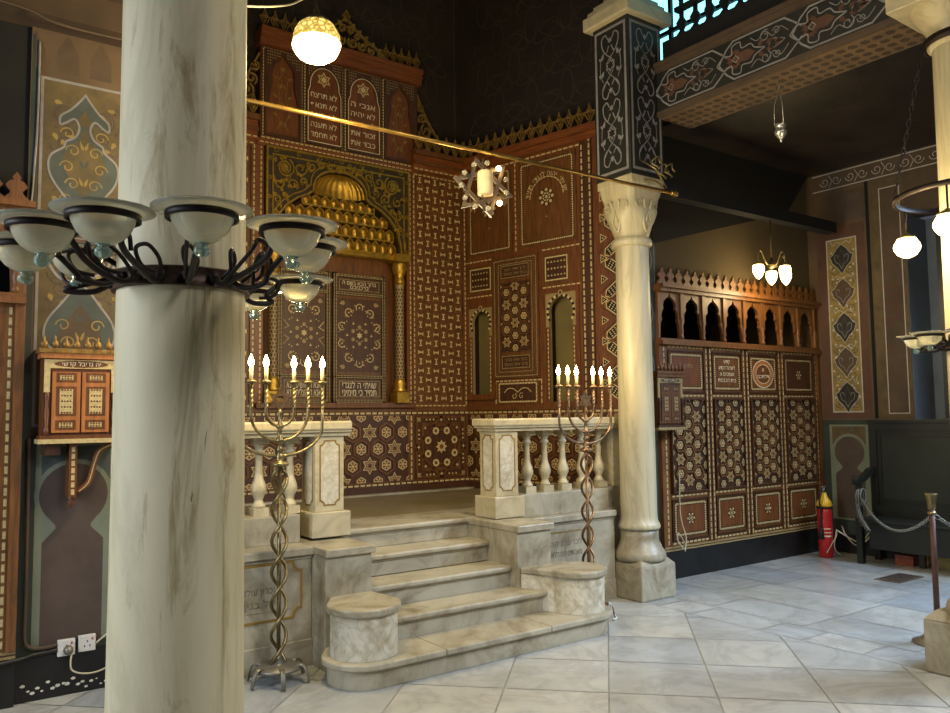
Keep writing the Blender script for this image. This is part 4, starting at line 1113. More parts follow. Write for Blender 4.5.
for ax in range(4):
    a = ax*pi/2; n_ = Vector((cos(a), sin(a), 0)); t_ = Vector((-sin(a), cos(a), 0)); o = Vector(c_)+n_*.200
    for sg in (1, -1):
        pts = [o+t_*(sg*(.10+p))+Vector((0, 0, .36+q))+n_*(-.02) for p, q in curl(0, 0, .05, 2, 1.2, 14)]
        mb.tube(pts, .010, 6)
        pts = [o+t_*(sg*p)+Vector((0, 0, z))-n_*e for p, z, e in ((.0, .12, .03), (.04, .20, .02), (.03, .30, .012), (.05, .40, .0))]
        mb.tube(spline(pts, 4), .012, 6)
    pts = [o+t_*p+Vector((0, 0, z)) for p, z in ((-.03, .20), (0, .30), (.03, .20))]; mb.tube(pts, .006, 6)
mb.build('carved_leaves', pc)
mb = MB(**XY); mb.m('marble_shaft').box(5.0, 5.41, 4.635, 5.045, 3.525, 3.60); mb.build('abacus', pc, bevel=.01)
# painted pillar block on top
pp = thing('painted_pillar', 'black square pillar painted with grey heart scrolls above the marble column capital', 'pillar', (5.205, 4.84, 3.6))
PX0, PX1, PY0, PY1 = 4.995, 5.415, 4.63, 5.05
mb = MB(**XY); mb.m('paint_black').box(PX0, PX1, PY0, PY1, 3.60, 5.0); core = mb.build('shaft_block', pp, bevel=.004)
def heart_scroll(mb, uc, v0, h, w, n):
    mb.m('paint_lilac'); lw = .012
    for sg in (1, -1):
        mb.ribbon(spline([(uc+sg*.10*w, v0+.80*h), (uc+sg*.34*w, v0+.70*h), (uc+sg*.62*w, v0+.80*h), (uc+sg*.66*w, v0+.93*h), (uc+sg*.36*w, v0+.98*h), (uc+sg*.18*w, v0+.90*h)]), lw, n)
        mb.ribbon(spline([(uc+sg*.62*w, v0+.80*h), (uc+sg*.30*w, v0+.68*h), (uc-sg*.10*w, v0+.60*h), (uc-sg*.30*w, v0+.50*h), (uc-sg*.10*w, v0+.38*h), (uc+sg*.30*w, v0+.28*h), (uc+sg*.62*w, v0+.16*h)]), lw*.7, n+.0005)
        mb.ribbon(spline([(uc+sg*.55*w, v0+.72*h), (uc+sg*.78*w, v0+.60*h), (uc+sg*.80*w, v0+.42*h), (uc+sg*.60*w, v0+.28*h)]), lw*.7, n+.0005)
        mb.ribbon(spline([(uc+sg*.10*w, v0+.20*h), (uc+sg*.34*w, v0+.27*h), (uc+sg*.64*w, v0+.18*h), (uc+sg*.64*w, v0+.06*h), (uc+sg*.34*w, v0+.02*h), (uc+sg*.16*w, v0+.10*h)]), lw, n)
        for q in (.62, .36):
            a = pi/2+sg*.5; leaf(mb, uc+sg*.70*w, v0+q*h, a, .06, .02, n+.001, 'paint_lilac'); leaf(mb, uc+sg*.70*w, v0+q*h, a-sg*1.3, .045, .016, n+.001, 'paint_lilac')
        mb.m('paint_lilac')
    mb.ribbon(star(uc, v0+.5*h, .055), .010, n+.001, closed=True); mb.flat(star(uc, v0+.88*h, .03), n+.001); mb.flat(star(uc, v0+.12*h, .03), n+.001)
for fr, a, b in ((dict(O=(0, PY0, 0), U=(1, 0, 0), V=(0, 0, 1), N=(0, -1, 0)), PX0, PX1), (dict(O=(PX0, 0, 0), U=(0, -1, 0), V=(0, 0, 1), N=(-1, 0, 0)), -PY1, -PY0)):
    mb = MB(**fr); mb.m('paint_lilac').ribbon([(a+.035, 3.65), (b-.035, 3.65), (b-.035, 4.95), (a+.035, 4.95)], .024, .002, closed=True)
    for v in (3.70, 4.315): heart_scroll(mb, (a+b)/2, v, .60, .15, .002)
    mb.build('scroll_painting', core)
mb = MB(**XY); mb.m('marble_warm').box(4.93, 5.50, 4.565, 5.115, 5.0, 5.12); mb.box(4.96, 5.45, 4.595, 5.085, 5.12, 5.17); mb.build('capping_slab', pp, bevel=.012)
mb = MB(**XY); mb.m('marble_warm').box(5.0, 5.41, 4.64, 5.04, 5.17, 5.22); mb.lathe((5.205, 4.84, 5.22), [(.19, 0), (.20, .04), (.15, .07), (.14, 1.2)], 28); mb.build('upper_column', pp)
# right column close to the frame edge
rc = pier_column(5.215, 2.10, 3.80, .172, 'warm lit marble column at the right edge carrying the painted beam', y0=1.72, y1=2.41, h0=.36)
mb = MB(**XY); mb.m('marble_warm'); mb.lathe((5.215, 2.10, 3.76), [(.155, 0), (.185, .02), (.19, .05), (.17, .08), (.20, .15), (.25, .22), (.27, .28)], 32)
mb.box(4.95, 5.62, 1.83, 2.42, 4.03, 4.138); mb.build('capital', rc, bevel=.008); mb = MB(**XY); mb.m('iron').lathe((5.215, 2.10, 3.78), [(.195, 0), (.205, 0), (.205, .05), (.195, .05), (.195, 0)], 32, cap=False); mb.build('iron_collar', rc)
# big column in the foreground
CXL, CYL = .658, 2.365
fc = thing('plastered_column', 'big pale plastered column with grey stains in the left foreground', 'column', (CXL, CYL, 0))
mb = MB(**XY); mb.m('column_plaster'); mb.lathe((CXL, CYL, 0), [(.184, 0), (.182, .8), (.177, 1.7), (.174, 2.6), (.170, 4.2)], 64); mb.build('shaft', fc)
mb = MB(**XY); mb.m('marble_warm').lathe((CXL, CYL, 4.2), [(.178, 0), (.21, .03), (.2, .07), (.27, .3)], 32); mb.box(CXL-.3, CXL+.3, CYL-.3, CYL+.3, 4.5, 4.62); mb.build('capital', fc)

# painted beam along the right colonnade
bm_ = thing('painted_beam', 'long beam over the right aisle painted with grey interlace, running to the right column', 'beam', (5.5, 3.0, 4.14))
BF = dict(O=(5.34, 0, 0), U=(0, -1, 0), V=(0, 0, 1), N=(-1, 0, 0))
mb = MB(**BF); mb.m('paint_umber').box(-4.62, 4.0, 4.14, 4.60, -.46, 0)
mb.m('paint_umber').box(-4.62, 4.0, 4.14, 4.185, 0, .012); mb.box(-4.62, 4.0, 4.54, 4.58, 0, .02); mb.box(-4.62, 4.0, 4.58, 4.62, 0, .04)
core = mb.build('timber', bm_)
mb = MB(**BF); mb.m('paint_black').quad(-4.62, 4.0, 4.19, 4.535, .001)
P_ = .66
for i in range(8):
    u = -4.52+P_*i
    for sg in (1, -1):
        f = lambda q: 4.363+sg*q
        mb.m('paint_lilac').ribbon([(u-.10, f(.0)), (u-.03, f(.10)), (u+.04, f(.156)), (u+P_-.16, f(.156)), (u+P_-.09, f(.10)), (u+P_-.02, f(.04))], .014, .0025)
        mb.ribbon(spline([(u-.12, f(0)), (u-.06, f(.055)), (u+.02, f(.045)), (u+.03, f(.11)), (u+.10, f(.125)), (u+.12, f(.07)), (u+.20, f(.075)), (u+.24, f(.03)), (u+.33, f(.0))]), .010, .003)
        mb.m('paint_redbrown').flat([(u-.03, f(.0)), (u+.03, f(.03)), (u+.06, f(.085)), (u+.10, f(.04)), (u+.18, f(.045)), (u+.24, f(.0))], .0022)
        mb.m('paint_lilac').ribbon(spline([(u+.20, f(.12)), (u+.26, f(.075)), (u+.33, f(.12)), (u+.40, f(.06)), (u+.46, f(.11)), (u+.53, f(.05))]), .006, .0028)
        mb.ribbon(spline([(u+.36, f(0)), (u+.40, f(.035)), (u+.46, f(.02)), (u+.50, f(.0))]), .006, .0028)
        mb.m('paint_lilac').ribbon(curl(u+.33, f(.085), .05, 1, 1.2*sg, 14), .007, .0025); mb.ribbon(curl(u+.43, f(.09), .035, 3, -1.2*sg, 12), .006, .0025)
        for k in range(3): leaf(mb, u+.27+.07*k, f(.02), sg*(.9-.6*k), .07, .022, .0028, 'paint_redbrown'); leaf(mb, u+.04, f(.01), sg*(2.6-.9*k), .08, .024, .0026, 'paint_redbrown')
    mb.m('paint_lilac').ribbon(ngon(u+.06, 4.363, .03, 4), .006, .0035, closed=True)
mb.build('interlace_painting', core)
mb = MB(O=(0, 0, 4.14), U=(0, -1, 0), V=(1, 0, 0), N=(0, 0, -1)); mb.m('beam_soffit').quad(-4.62, 4.0, 5.36, 5.79, .002)
mb.m('beam_soffit_dark')
for i in range(96):
    for j in range(4):
        u = -4.6+.0895*i; v = 5.42+.10*j
        mb.flat(ngon(u, v+.02, .036, 6, 0), .0035)
mb.build('soffit_painting', core)
# gallery parapet and turned balusters with the lit window beyond
gp = thing('gallery_parapet', 'dark gallery railing above the painted beam, silhouetted on a cyan window', 'railing', (5.63, 3.0, 4.62))
mb = MB((5.43, 0, 0), (0, -1, 0), (0, 0, 1), (-1, 0, 0)); mb.m('wood_black').box(-4.62, 3.0, 4.62, 4.85, -.3, 0); mb.build('sill_beam', gp)
mb = MB((5.63, 0, 0), (0, -1, 0), (0, 0, 1), (-1, 0, 0)); mb.m('wood_black').box(-4.62, 3.0, 5.18, 5.22, -.03, .03); mb.box(-4.62, 3.0, 5.62, 5.67, -.03, .03); mb.build('cross_rail', gp)
for i in range(26):
    y = 4.56-.155*i
    mb = MB(**XY); mb.m('wood_black')
    for z, h in ((4.85, .33), (5.22, .40)):
        mb.lathe((5.63, y, z), [(.022, 0), (.022, .04*h/.3), (.052, .09*h/.3), (.02, .13*h/.3), (.052, .19*h/.3), (.022, .24*h/.3), (.024, h)], 10)
    mb.build('turned_spindle', gp)
mb = MB((6.75, 0, 0), (0, -1, 0), (0, 0, 1), (-1, 0, 0)); mb.m('window_sky').box(-5.9, -2.6, 4.8, 7.0, -.02, 0)
w_ = struct(mb, 'window_1')
mb = MB((6.75, 0, 0), (0, -1, 0), (0, 0, 1), (-1, 0, 0)); mb.m('wood_black')
for i in range(7): mb.box(-5.6+.5*i-.02, -5.6+.5*i+.02, 4.8, 7.0, 0, .04)
mb.box(-5.9, -2.6, 5.7, 5.74, 0, .04); f_ = mb.build('window_frame', loc=(0, 0, 0)); f_['kind'] = 'structure'; f_.parent = w_
mb = MB((0, 0, 0), (1, 0, 0), (0, 1, 0), (0, 0, 1)); mb.m('soot_wall').box(5.81, 8.8, -4, 6.7, 4.41, 4.5); struct(mb, 'floor_gallery')
mb = MB(O=(0, 6.4, 0)); mb.m('soot_wall').box(5.86, 8.8, 4.5, 8, -.2, 0); struct(mb, 'wall_gallery_end')

# tie beam and added black panel standing in for slanting aisle shade
mb = MB(**XY); mb.m('wood_black').box(5.42, 8.3, 4.70, 4.82, 3.50, 3.62); tag(mb.build('tie_beam', loc=(6.9, 4.76, 3.5)), 'dark horizontal tie beam crossing the right aisle above the lamp', 'beam')
mb = MB(O=(0, 5.165, 0)); mb.m('wood_black'); mb.prism([(5.8, 3.17), (8.02, 3.77), (8.46, 4.26), (5.8, 4.26)], 0, .05)  # added sheet: slanting shade on the wall above, built as a black shape
tag(mb.build('shade_panel', loc=(7, 5.15, 3.2)), 'added black panel standing in for slanting shade high above the right aisle screen, behind the tie beam', 'shade panel')

# ================================================================== AISLE SCREENS
def aisle_screen(lab):
    X = [5.87, 6.52, 7.12, 7.74, 8.42]; XE = 8.49
    t = thing('aisle_screen', lab, 'screen', (7.1, SY, 0), 'aisle screens')
    mb = MB(**SN); mb.m('tar_black').box(X[0]-.05, XE, 0, .26, -.06, .0); mb.build('base_board', t)
    mb = MB(**SN); mb.m('wood_screen').box(X[0]-.05, XE, .26, 2.21, -.05, 0)
    mb.m('ivory_dim').box(X[0]-.05, XE, .26, .275, 0, .012); mb.m('wood_dark').box(X[0]-.05, XE, .275, .287, 0, .008); mb.m('ivory_dim').box(X[0]-.05, XE, .285, .30, 0, .01)
    mb.m('wood_screen').box(XE-.05, XE, .3, 2.75, -.03, .02)
    mb.build('panelling', t)
    mb = MB(**SN)
    for x in X[1:-1]:
        mb.m('wood_black').box(x-.008, x+.008, .30, 2.2, 0, .006); mb.m('wood_screen').box(x-.05, x-.012, .30, 2.2, 0, .012); mb.box(x+.012, x+.05, .3, 2.2, 0, .012)
        mb.m('ivory').dashes([(x-.031, .31), (x-.031, 2.19)], .014, .04, .018, .0135, False); mb.dashes([(x+.031, .31), (x+.031, 2.19)], .014, .04, .018, .0135, False)
    for x in (X[0]+.01, X[4]+.0): mb.m('ivory').dashes([(x, .31), (x, 2.19)], .016, .04, .018, .002, False)
    for v in (.325, .765, 1.715, 2.185):
        for a, b in zip(X, X[1:]): mb.m('ivory').dashes([(a+.06, v), (b-.06, v)], .016, .04, .018, .003, False)
    mb.build('inlay_strips', t)
    for i, (a, b) in enumerate(zip(X, X[1:])):
        a += .07; b -= .07
        # lower panel
        mb = MB(**SN); mb.m('wood_dark').frame(a-.01, b+.01, .35, .735, .015, 0, .018); mb.m('wood').quad(a, b, .36, .725, .003); mb.border(a+.04, b-.04, .40, .69, .024, .006, L=.014, gap=.007, base='wood_dark')
        mb.m('wood_red').quad(a+.06, b-.06, .42, .67, .005); rosette(mb, (a+b)/2, .545, .055, .006, 6); mb.build('lower_panel', t)
        # strapwork lattice of stars and hexagons
        mb = MB(**SN); mb.m('wood_dark').frame(a-.01, b+.01, .79, 1.69, .015, 0, .03); mb.m('wood_dark').quad(a, b, .80, 1.68, .002)
        hexstar(mb, a+.005, b-.005, .805, 1.675, .135, .004, vertical=True, wood_strap='wood_screen', ph=((b-a)/2-.005-.117*(b-a)/.47*2, .10), sx=(b-a)/.47); mb.build('lattice_panel', t)
        # upper panel
        mb = MB(**SN); mb.m('wood_dark').frame(a-.01, b+.01, 1.745, 2.155, .015, 0, .018); mb.m('wood').quad(a, b, 1.755, 2.145, .003); mb.border(a+.035, b-.035, 1.79, 2.11, .024, .006, L=.014, gap=.007)
        p = mb.build('upper_panel', t)
        mb = MB(**SN); uc = (a+b)/2
        if i == 0: mb.m('wood_red').quad(a+.055, b-.055, 1.81, 2.09, .0055); mb.m('ivory_dim'); text(mb, 'עבדו את ה', uc, 1.99, .035, .0065, .2)
        if i == 1:
            mb.m('wood').quad(a+.055, b-.055, 1.81, 2.09, .0055); mb.m('letter_ivory')
            for k, (s_, w) in enumerate((('קדש', .10), ('לישראל הקדש', .26), ('ושפטים א', .22), ('בית הכנסת', .29))): text(mb, s_, uc, 2.045-.063*k, .036, .0075, w)
        if i == 2:
            mb.m('wood_light').flat(ngon(uc, 1.95, .14, 24, 0, 1.25), .0058); mb.m('wood_red').flat(ngon(uc, 1.95, .105, 24, 0, 1.25), .0062)
            mb.m('letter_ivory').ribbon(ngon(uc, 1.95, .145, 24, 0, 1.25), .008, .0075, closed=True); mb.ribbon(ngon(uc, 1.95, .10, 24, 0, 1.25), .006, .0075, closed=True); text(mb, 'א', uc, 1.975, .04, .0075); text(mb, 'דלתכם', uc, 1.905, .036, .0075, .2)
        if i == 3: mb.m('wood_dark').quad(a+.055, b-.055, 1.81, 2.09, .0055); rosette(mb, uc, 1.95, .05, .006, 6)
        mb.build('panel_inlay', p)
    # arcade
    mb = MB(**SN); mb.m('wood_screen').box(X[0]-.05, XE, 2.20, 2.235, -.06, .05); mb.box(X[0]-.05, XE, 2.235, 2.26, -.05, .03); mb.build('arcade_rail', t)
    n_ = 8; W = (XE-.05-(X[0]-.05))/n_
    for i in range(n_):
        a = X[0]-.05+W*i; mb = MB(**SN); mb.m('wood_screen')
        w = W/2-.025
        hf = [(w, 2.26), (w, 2.30), (w*.96, 2.40), (w*.80, 2.44), (w*.86, 2.47), (w*.80, 2.52), (w*.60, 2.545), (w*.68, 2.58), (w*.58, 2.62), (w*.30, 2.65), (w*.12, 2.665), (0, 2.70)]
        holed(mb, a, a+W, 2.26, 2.72, a+W/2, hf, -.03, .0); mb.build('arch_board', t)
        mb = MB(**SN); mb.m('wood_screen').box(a+W-.022, a+W+.022, 2.46, 2.72, -.03, .02)
        p = mb.P(a+W, 2.26, 0); mb.lathe(p, [(.024, 0), (.024, .03), (.014, .045), (.026, .08), (.016, .12), (.022, .17), (.014, .19), (.024, .20)], 12)
        mb.build('turned_colonnette', t)
    mb = MB(**SN); mb.m('wood_screen').box(X[0]-.05, XE+.02, 2.71, 2.745, -.05, .04); mb.box(X[0]-.05, XE+.03, 2.745, 2.78, -.05, .07); mb.build('cornice', t)
    mb = MB(**SN); mb.m('wood_screen'); k = 22; st = (XE-X[0]+.05)/k
    for i in range(k):
        u = X[0]-.05+st*(i+.5); w = st/2
        h_ = [(w, 2.78), (w, 2.80), (w*.55, 2.825), (w*.50, 2.84), (w*.92, 2.87), (w*.6, 2.895), (w*.22, 2.905), (w*.36, 2.92), (0, 2.95)]
        mb.prism([(u+p, q) for p, q in h_]+[(u-p, q) for p, q in reversed(h_)][1:], -.01, .01)
    mb.build('cresting', t)
    return t
sc_ = aisle_screen('inlaid wooden screen with arcade and pointed cresting closing the right aisle')
sl = copy_tree(sc_); sl.location = (7.1-7.93, SY, 0); sl['label'] = 'inlaid wooden screen at the far left edge beyond the painted wall pier'

# ================================================================== WALL CABINETS
def cabinet(x0, x1, y0, z0, z1, lab, dark=False, bracket=True):
    t = thing('wall_cabinet', lab, 'cabinet', ((x0+x1)/2, 5.15, z0), 'small inlaid wall cabinets')
    W = 'wood_dark' if dark else 'wood_red'; W2 = 'wood' if dark else 'wood_light'; IV = 'ivory_dim' if dark else 'ivory'
    F = dict(O=(0, y0, 0)); H = z1-z0; D_ = 5.146-y0
    mb = MB(**F); mb.m(W).box(x0, x1, z0, z1-.07, -D_, 0); mb.m(IV).box(x0-.02, x1+.02, z0-.025, z0, -D_, .03); mb.m(W).box(x0-.01, x1+.01, z0, z0+.02, -D_, .02)
    mb.m(W2).box(x0-.015, x1+.015, z1-.09, z1-.06, -D_, .03); b_ = mb.build('cabinet_body', t)
    mb = MB(**F); mb.m(W2 if dark else 'gilt_wood').box(x0-.025, x1+.025, z1-.06, z1-.035, -D_, .04); k = 8
    for i in range(k):
        u = x0+(x1-x0)*i/(k-1); p = mb.P(u, z1-.035, .015); mb.lathe(p, [(.006, 0), (.016, .012), (.020, .025), (.014, .04), (.005, .05), (.007, .06), (.001, .075)], 10)
    mb.build('gallery_finials', t)
    m_ = (x0+x1)/2; zt = z1-.17
    mb = MB(**F); mb.m('ivory_dim' if dark else 'ivory').box(x0+.005, x1-.005, z1-.145, z1-.095, 0, .012); mb.box(x0+.005, x0+.035, z1-.28, z1-.145, 0, .010); mb.box(x1-.035, x1-.005, z1-.28, z1-.145, 0, .010)
    mb.m(W).flat(ngon(m_, z1-.12, .020, 20, 0, (x1-x0)/.055), .013); mb.m('letter_ivory'); text(mb, 'יה נדיבל קדשי', m_, z1-.131, .022, .0145, (x1-x0)*.52); mb.build('name_band', b_)
    for a, b in ((x0+.045, m_-.004), (m_+.004, x1-.045)):
        mb = MB(**F); mb.m(W2).box(a, b, z0+.035, zt+.005, 0, .016); d_ = mb.build('door', t)
        mb = MB(**F); h = zt-z0-.05
        for q0, q1 in ((.0, .17), (.24, .76), (.83, 1.0)):
            v0, v1 = z0+.05+h*q0, z0+.05+h*q1; mb.m(W).quad(a+.02, b-.02, v0, v1, .017); mb.m(IV).quad(a+.038, b-.038, v0+.014, v1-.014, .0185)
            mb.m(W)
            nx = 4; ny = max(2, int((v1-v0-.03)/.024))
            for i in range(nx):
                for j in range(ny): mb.flat(ngon(a+.05+(b-a-.1)*i/(nx-1), v0+.02+(v1-v0-.04)*j/(ny-1), .006, 4 if (i+j) % 2 else 6), .0195)
        mb.build('door_inlay', d_)
    for x in (x0+.02, x1-.02):
        mb = MB(**F); mb.m(W); p = mb.P(x, z0+.02, .012); mb.lathe(p, [(.012, 0), (.014, .03), (.007, .05), (.014, .12), (.008, .17), (.012, .22), (.012, .24)], 10); mb.build('side_colonnette', t)
    if bracket:
        mb = MB(**F); mb.m('wood_dark').box(x0+.02, x0+.10, z0-.09, z0-.025, -D_, -.02); mb.m(W)
        mb.box(m_-.045, m_-.005, z0-.33, z0-.025, -D_, -.03+.0)
        q = MB((m_-.005, 0, 0), (0, -1, 0), (0, 0, 1), (1, 0, 0))
        mb.ribbon(spline([(m_-.0, z0-.30), (m_+.06, z0-.25), (m_+.09, z0-.14), (m_+.12, z0-.07), (m_+.20, z0-.035)]), .03, -.08, -.05)
        mb.m(IV); mb.ribbon(spline([(m_+.01, z0-.30), (m_+.06, z0-.25), (m_+.09, z0-.14), (m_+.12, z0-.07), (m_+.20, z0-.035)]), .006, -.048); mb.dashes([(m_-.025, z0-.32), (m_-.025, z0-.04)], .018, .03, .01, -.028, False)
        mb.m(W); p = mb.P(m_-.025, z0-.33, -.07); mb.lathe(p, [(.002, -.06), (.022, -.03), (.008, -.015), (.025, 0)], 8); mb.build('bracket', t)
    return t
cabinet(.645, 1.03, 5.0, 1.445, 1.985, 'small reddish inlaid cabinet on a carved bracket, on the left painted wall')
cabinet(5.60, 5.95, 4.95, 1.42, 1.97, 'small dark inlaid cabinet beside the marble column, in front of the right screen', dark=True, bracket=False)

# ================================================================== CANDELABRA
def menorah(loc, lab, mat):
    x, y, _ = loc; t = thing('candelabrum', lab, 'candelabrum', (x, y, 0), 'twisted brass candelabra')
    mb = MB(**XY); mb.m('steel_grey' if mat == 'brass_old' else mat)
    mb.lathe((x, y, .075), [(.02, 0), (.135, .004), (.142, .012), (.135, .024), (.06, .03), (.035, .045), (.02, .09)], 28); mb.build('base_plate', t)
    for k in range(6):
        a = pi/3*k+.3; c, s_ = cos(a), sin(a)
        pts = [(x+c*r, y+s_*r, z) for r, z in ((.09, .078), (.12, .104), (.155, .098), (.178, .055), (.186, .008))]
        mb = MB(**XY); mb.m('steel_grey' if mat == 'brass_old' else mat); q_ = spline(pts, 3)
        for e in (-.008, 0, .008): mb.tube([(p[0]-s_*e, p[1]+c*e, p[2]) for p in q_], .006, 6)
        mb.build('foot', t)
    mb = MB(**XY); mb.m(mat)
    mb.tube([(x, y, .1), (x, y, 1.27)], .012, 10); mb.build('centre_rod', t)
    for ph in (0, pi):
        mb = MB(**XY); mb.m(mat); N = 110
        pts = []
        for i in range(N+1):
            q = i/N; a = ph+q*2*pi*3.15; r = .043*min(1, (1-q)*12+.5); pts.append((x+r*cos(a), y+r*sin(a), .11+q*1.15))
        mb.tube(pts, .0105, 8); mb.build('twisted_rod', t)
    mb = MB(**XY); mb.m(mat)
    mb.lathe((x, y, 1.255), [(.03, 0), (.052, .008), (.054, .022), (.04, .03), (.02, .04), (.028, .055), (.02, .075), (.016, .09), (.026, .10), (.016, .115), (.013, .135), (.024, .148), (.026, .165), (.014, .18), (.013, .225), (.024, .235), (.024, .25), (.012, .262), (.010, .31), (.015, .33), (.006, .345)], 18)
    mb.build('knop_stem', t)
    mb = MB(O=(x, y, 0)); mb.m(mat if mat != 'brass_old' else 'copper_old'); mb.ribbon(ngon(0, 1.655, .062, 3, pi/2), .014, -.006, .006, True); mb.ribbon(ngon(0, 1.655, .062, 3, -pi/2), .014, -.005, .007, True)
    mb.flat(ngon(0, 1.655, .035, 6), -.002); mb.m('letter_gold'); text(mb, 'ציון', 0, 1.645, .022, .0075, .045); mb.build('six_pointed_star', t)
    for sg in (1, -1):
        for R, zb in ((.088, 1.50), (.18, 1.41), (.275, 1.32)):
            mb = MB(**XY); mb.m(mat); zt = 1.755; pts = [(x, y, zb)]
            for i in range(1, 11):
                a = -pi/2+pi/2*i/10; pts.append((x+sg*R*cos(a), y, zb+min(R, .17)*(1+sin(a))))
            zc = pts[-1][2]; pts.append((x+sg*R, y, zt)); mb.tube(pts, .0095, 8)
            # rope twisted upper part of the arm
            for ph in (0, 2.1, 4.2):
                z0_ = max(zc, 1.60); mb.tube([(x+sg*R+.009*cos(ph+i*.7), y+.009*sin(ph+i*.7), z0_+(zt-z0_)*i/16) for i in range(17)], .005, 5)
            mb.lathe((x+sg*R, y, zt-.005), [(.008, 0), (.03, .008), (.034, .018), (.02, .022), (.014, .03)], 14)
            arm = mb.build('arm', t)
            mb = MB(**XY); mb.m('candle').lathe((x+sg*R, y, zt+.02), [(.0115, 0), (.0115, .075)], 12); cd = mb.build('candle', t)
            mb = MB(**XY); mb.m('bulb_warm').lathe((x+sg*R, y, zt+.096), [(.007, 0), (.016, .015), (.018, .030), (.012, .050), (.004, .068), (.0005, .078)], 12); mb.build('flame_bulb', cd)
    return t
menorah((1.863, 4.60, 0), 'seven branched twisted brass candelabrum with lit candles beside the big foreground column', 'brass_old')
menorah((4.365, 4.59, 0), 'seven branched twisted coppery candelabrum with lit candles beside the right balustrade', 'copper_old')

# ================================================================== RING CHANDELIER OF GLASS BOWLS AROUND A COLUMN
def bowl_chandelier(cx_, cy_, zr, rc_, spec, lab):
    t = thing('bowl_chandelier', lab, 'chandelier', (cx_, cy_, zr-.1), 'column ring chandeliers')
    mb = MB(**XY); mb.m('iron_band').lathe((cx_, cy_, 0), [(rc_+.002, zr-.088), (rc_+.013, zr-.088), (rc_+.013, zr-.084), (rc_+.008, zr-.082), (rc_+.008, zr-.042), (rc_+.013, zr-.040), (rc_+.013, zr-.036), (rc_+.002, zr-.036)], 48, cap=False); mb.build('ring_band', t)
    for (R, ad, dz) in spec:
        a = radians(ad); c, s_ = cos(a), sin(a); bx, by, z = cx_+R*c, cy_+R*s_, zr+dz
        def Q(r, zz, o=0): return (cx_+r*c-s_*o, cy_+r*s_+c*o, zz)
        mb = MB(**XY); mb.m('iron'); r0 = rc_+.012
        mb.tube(spline([Q(r0, zr-.062), Q(r0+.05, zr-.088), Q(r0+.12, zr-.082), Q(R-.13, z-.055), Q(R-.09, z-.02), Q(R-.075, z-.010)], 6), .008, 8)
        mb.tube(spline([Q(r0+.03, zr-.07, .01), Q(r0+.08, zr-.035, .02), Q(r0+.11, zr-.005, .0), Q(r0+.135, zr-.02, -.02), Q(r0+.12, zr-.06, -.01), Q(r0+.08, zr-.07, .01)], 6), .0055, 7)
        if dz == 0: mb.tube(spline([Q(r0+.09, zr-.085, -.01), Q(R-.16, z-.03, -.02), Q(R-.15, z+.0, -.005), Q(R-.13, z-.02, .01), Q(R-.14, z-.05, .01)], 6), .0055, 7)
        mb.ball(Q(r0+.005, zr-.062), .016, 10)
        mb.lathe((bx, by, z-.014), [(.073, 0), (.078, 0), (.078, .015), (.073, .015), (.073, 0)], 32, cap=False)
        mb.build('arm', t)
        mb = MB(**XY); mb.m('glass_bowl')
        outer = [(.012, -.066), (.028, -.062), (.044, -.052), (.057, -.036), (.065, -.018), (.070, -.002), (.086, .004), (.108, .008)]
        inner = [(.108, .011), (.086, .007), (.068, .001), (.062, -.018), (.054, -.035), (.042, -.049), (.027, -.058), (.001, -.061)]
        mb.lathe((bx, by, z), outer+inner, 36, cap=False); gb = mb.build('glass_bowl', t)
        mb = MB(**XY); mb.m('glass_green').lathe((bx, by, z), [(.001, -.097), (.012, -.094), (.018, -.086), (.017, -.077), (.011, -.071), (.016, -.066), (.001, -.064)], 18, cap=False); mb.build('glass_knob', gb)
    return t
bowl_chandelier(CXL, CYL, 1.998, .177, [(.51, -142, 0), (.44, -161, -.018), (.58, -122, 0), (.63, -102, 0), (.59, -81, .0), (.455, -63, 0), (.42, 14, -.004), (.50, 46, -.006), (.28, 160, .02)], 'ring of frosted glass bowls on iron arms around the big foreground column')
bowl_chandelier(5.215, 2.10, 1.99, .172, [(.33, 122, 0), (.36, 160, 0), (.42, 195, 0), (.45, 225, 0)], 'ring of glass bowls around the right column, seen at the frame edge')

# iron hoop with hanging globe lamps round the right column
hp = thing('globe_chandelier', 'iron hoop hung on chains with lit globe lamps around the right column', 'chandelier', (5.215, 2.10, 2.85))
mb = MB(**XY); mb.m('iron').lathe((5.215, 2.10, 2.83), [(.40, 0), (.42, 0), (.42, .03), (.40, .03), (.40, 0)], 56, cap=False); mb.build('hoop', hp)
def chainlinks(mb, p, q, r=.008, n=None, sag=0):
    p = Vector(p); q = Vector(q); L = (q-p).length; n = n or int(L/(r*3.2)); d = (q-p).normalized()
    sx = d.orthogonal().normalized(); sy = d.cross(sx); h = L/n
    for i in range(n):
        c = p+(q-p)*((i+.5)/n); c.z -= sag*4*((i+.5)/n)*(1-(i+.5)/n); e = sx if i % 2 else sy
        mb.tube([c+d*(h*.62*cos(2*pi*k/8))+e*(r*.8*sin(2*pi*k/8)) for k in range(8)], r*.26, 4, closed=True)
for k, (a, x0, y0) in enumerate(((125, 5.09, 2.27), (205, 5.03, 2.0), (300, 5.3, 1.92))):
    mb = MB(**XY); mb.m('chain_dark'); chainlinks(mb, (x0, y0, 3.80), (5.215+.41*cos(radians(a)), 2.10+.41*sin(radians(a)), 2.86), .014); mb.build('suspension_chain', hp)
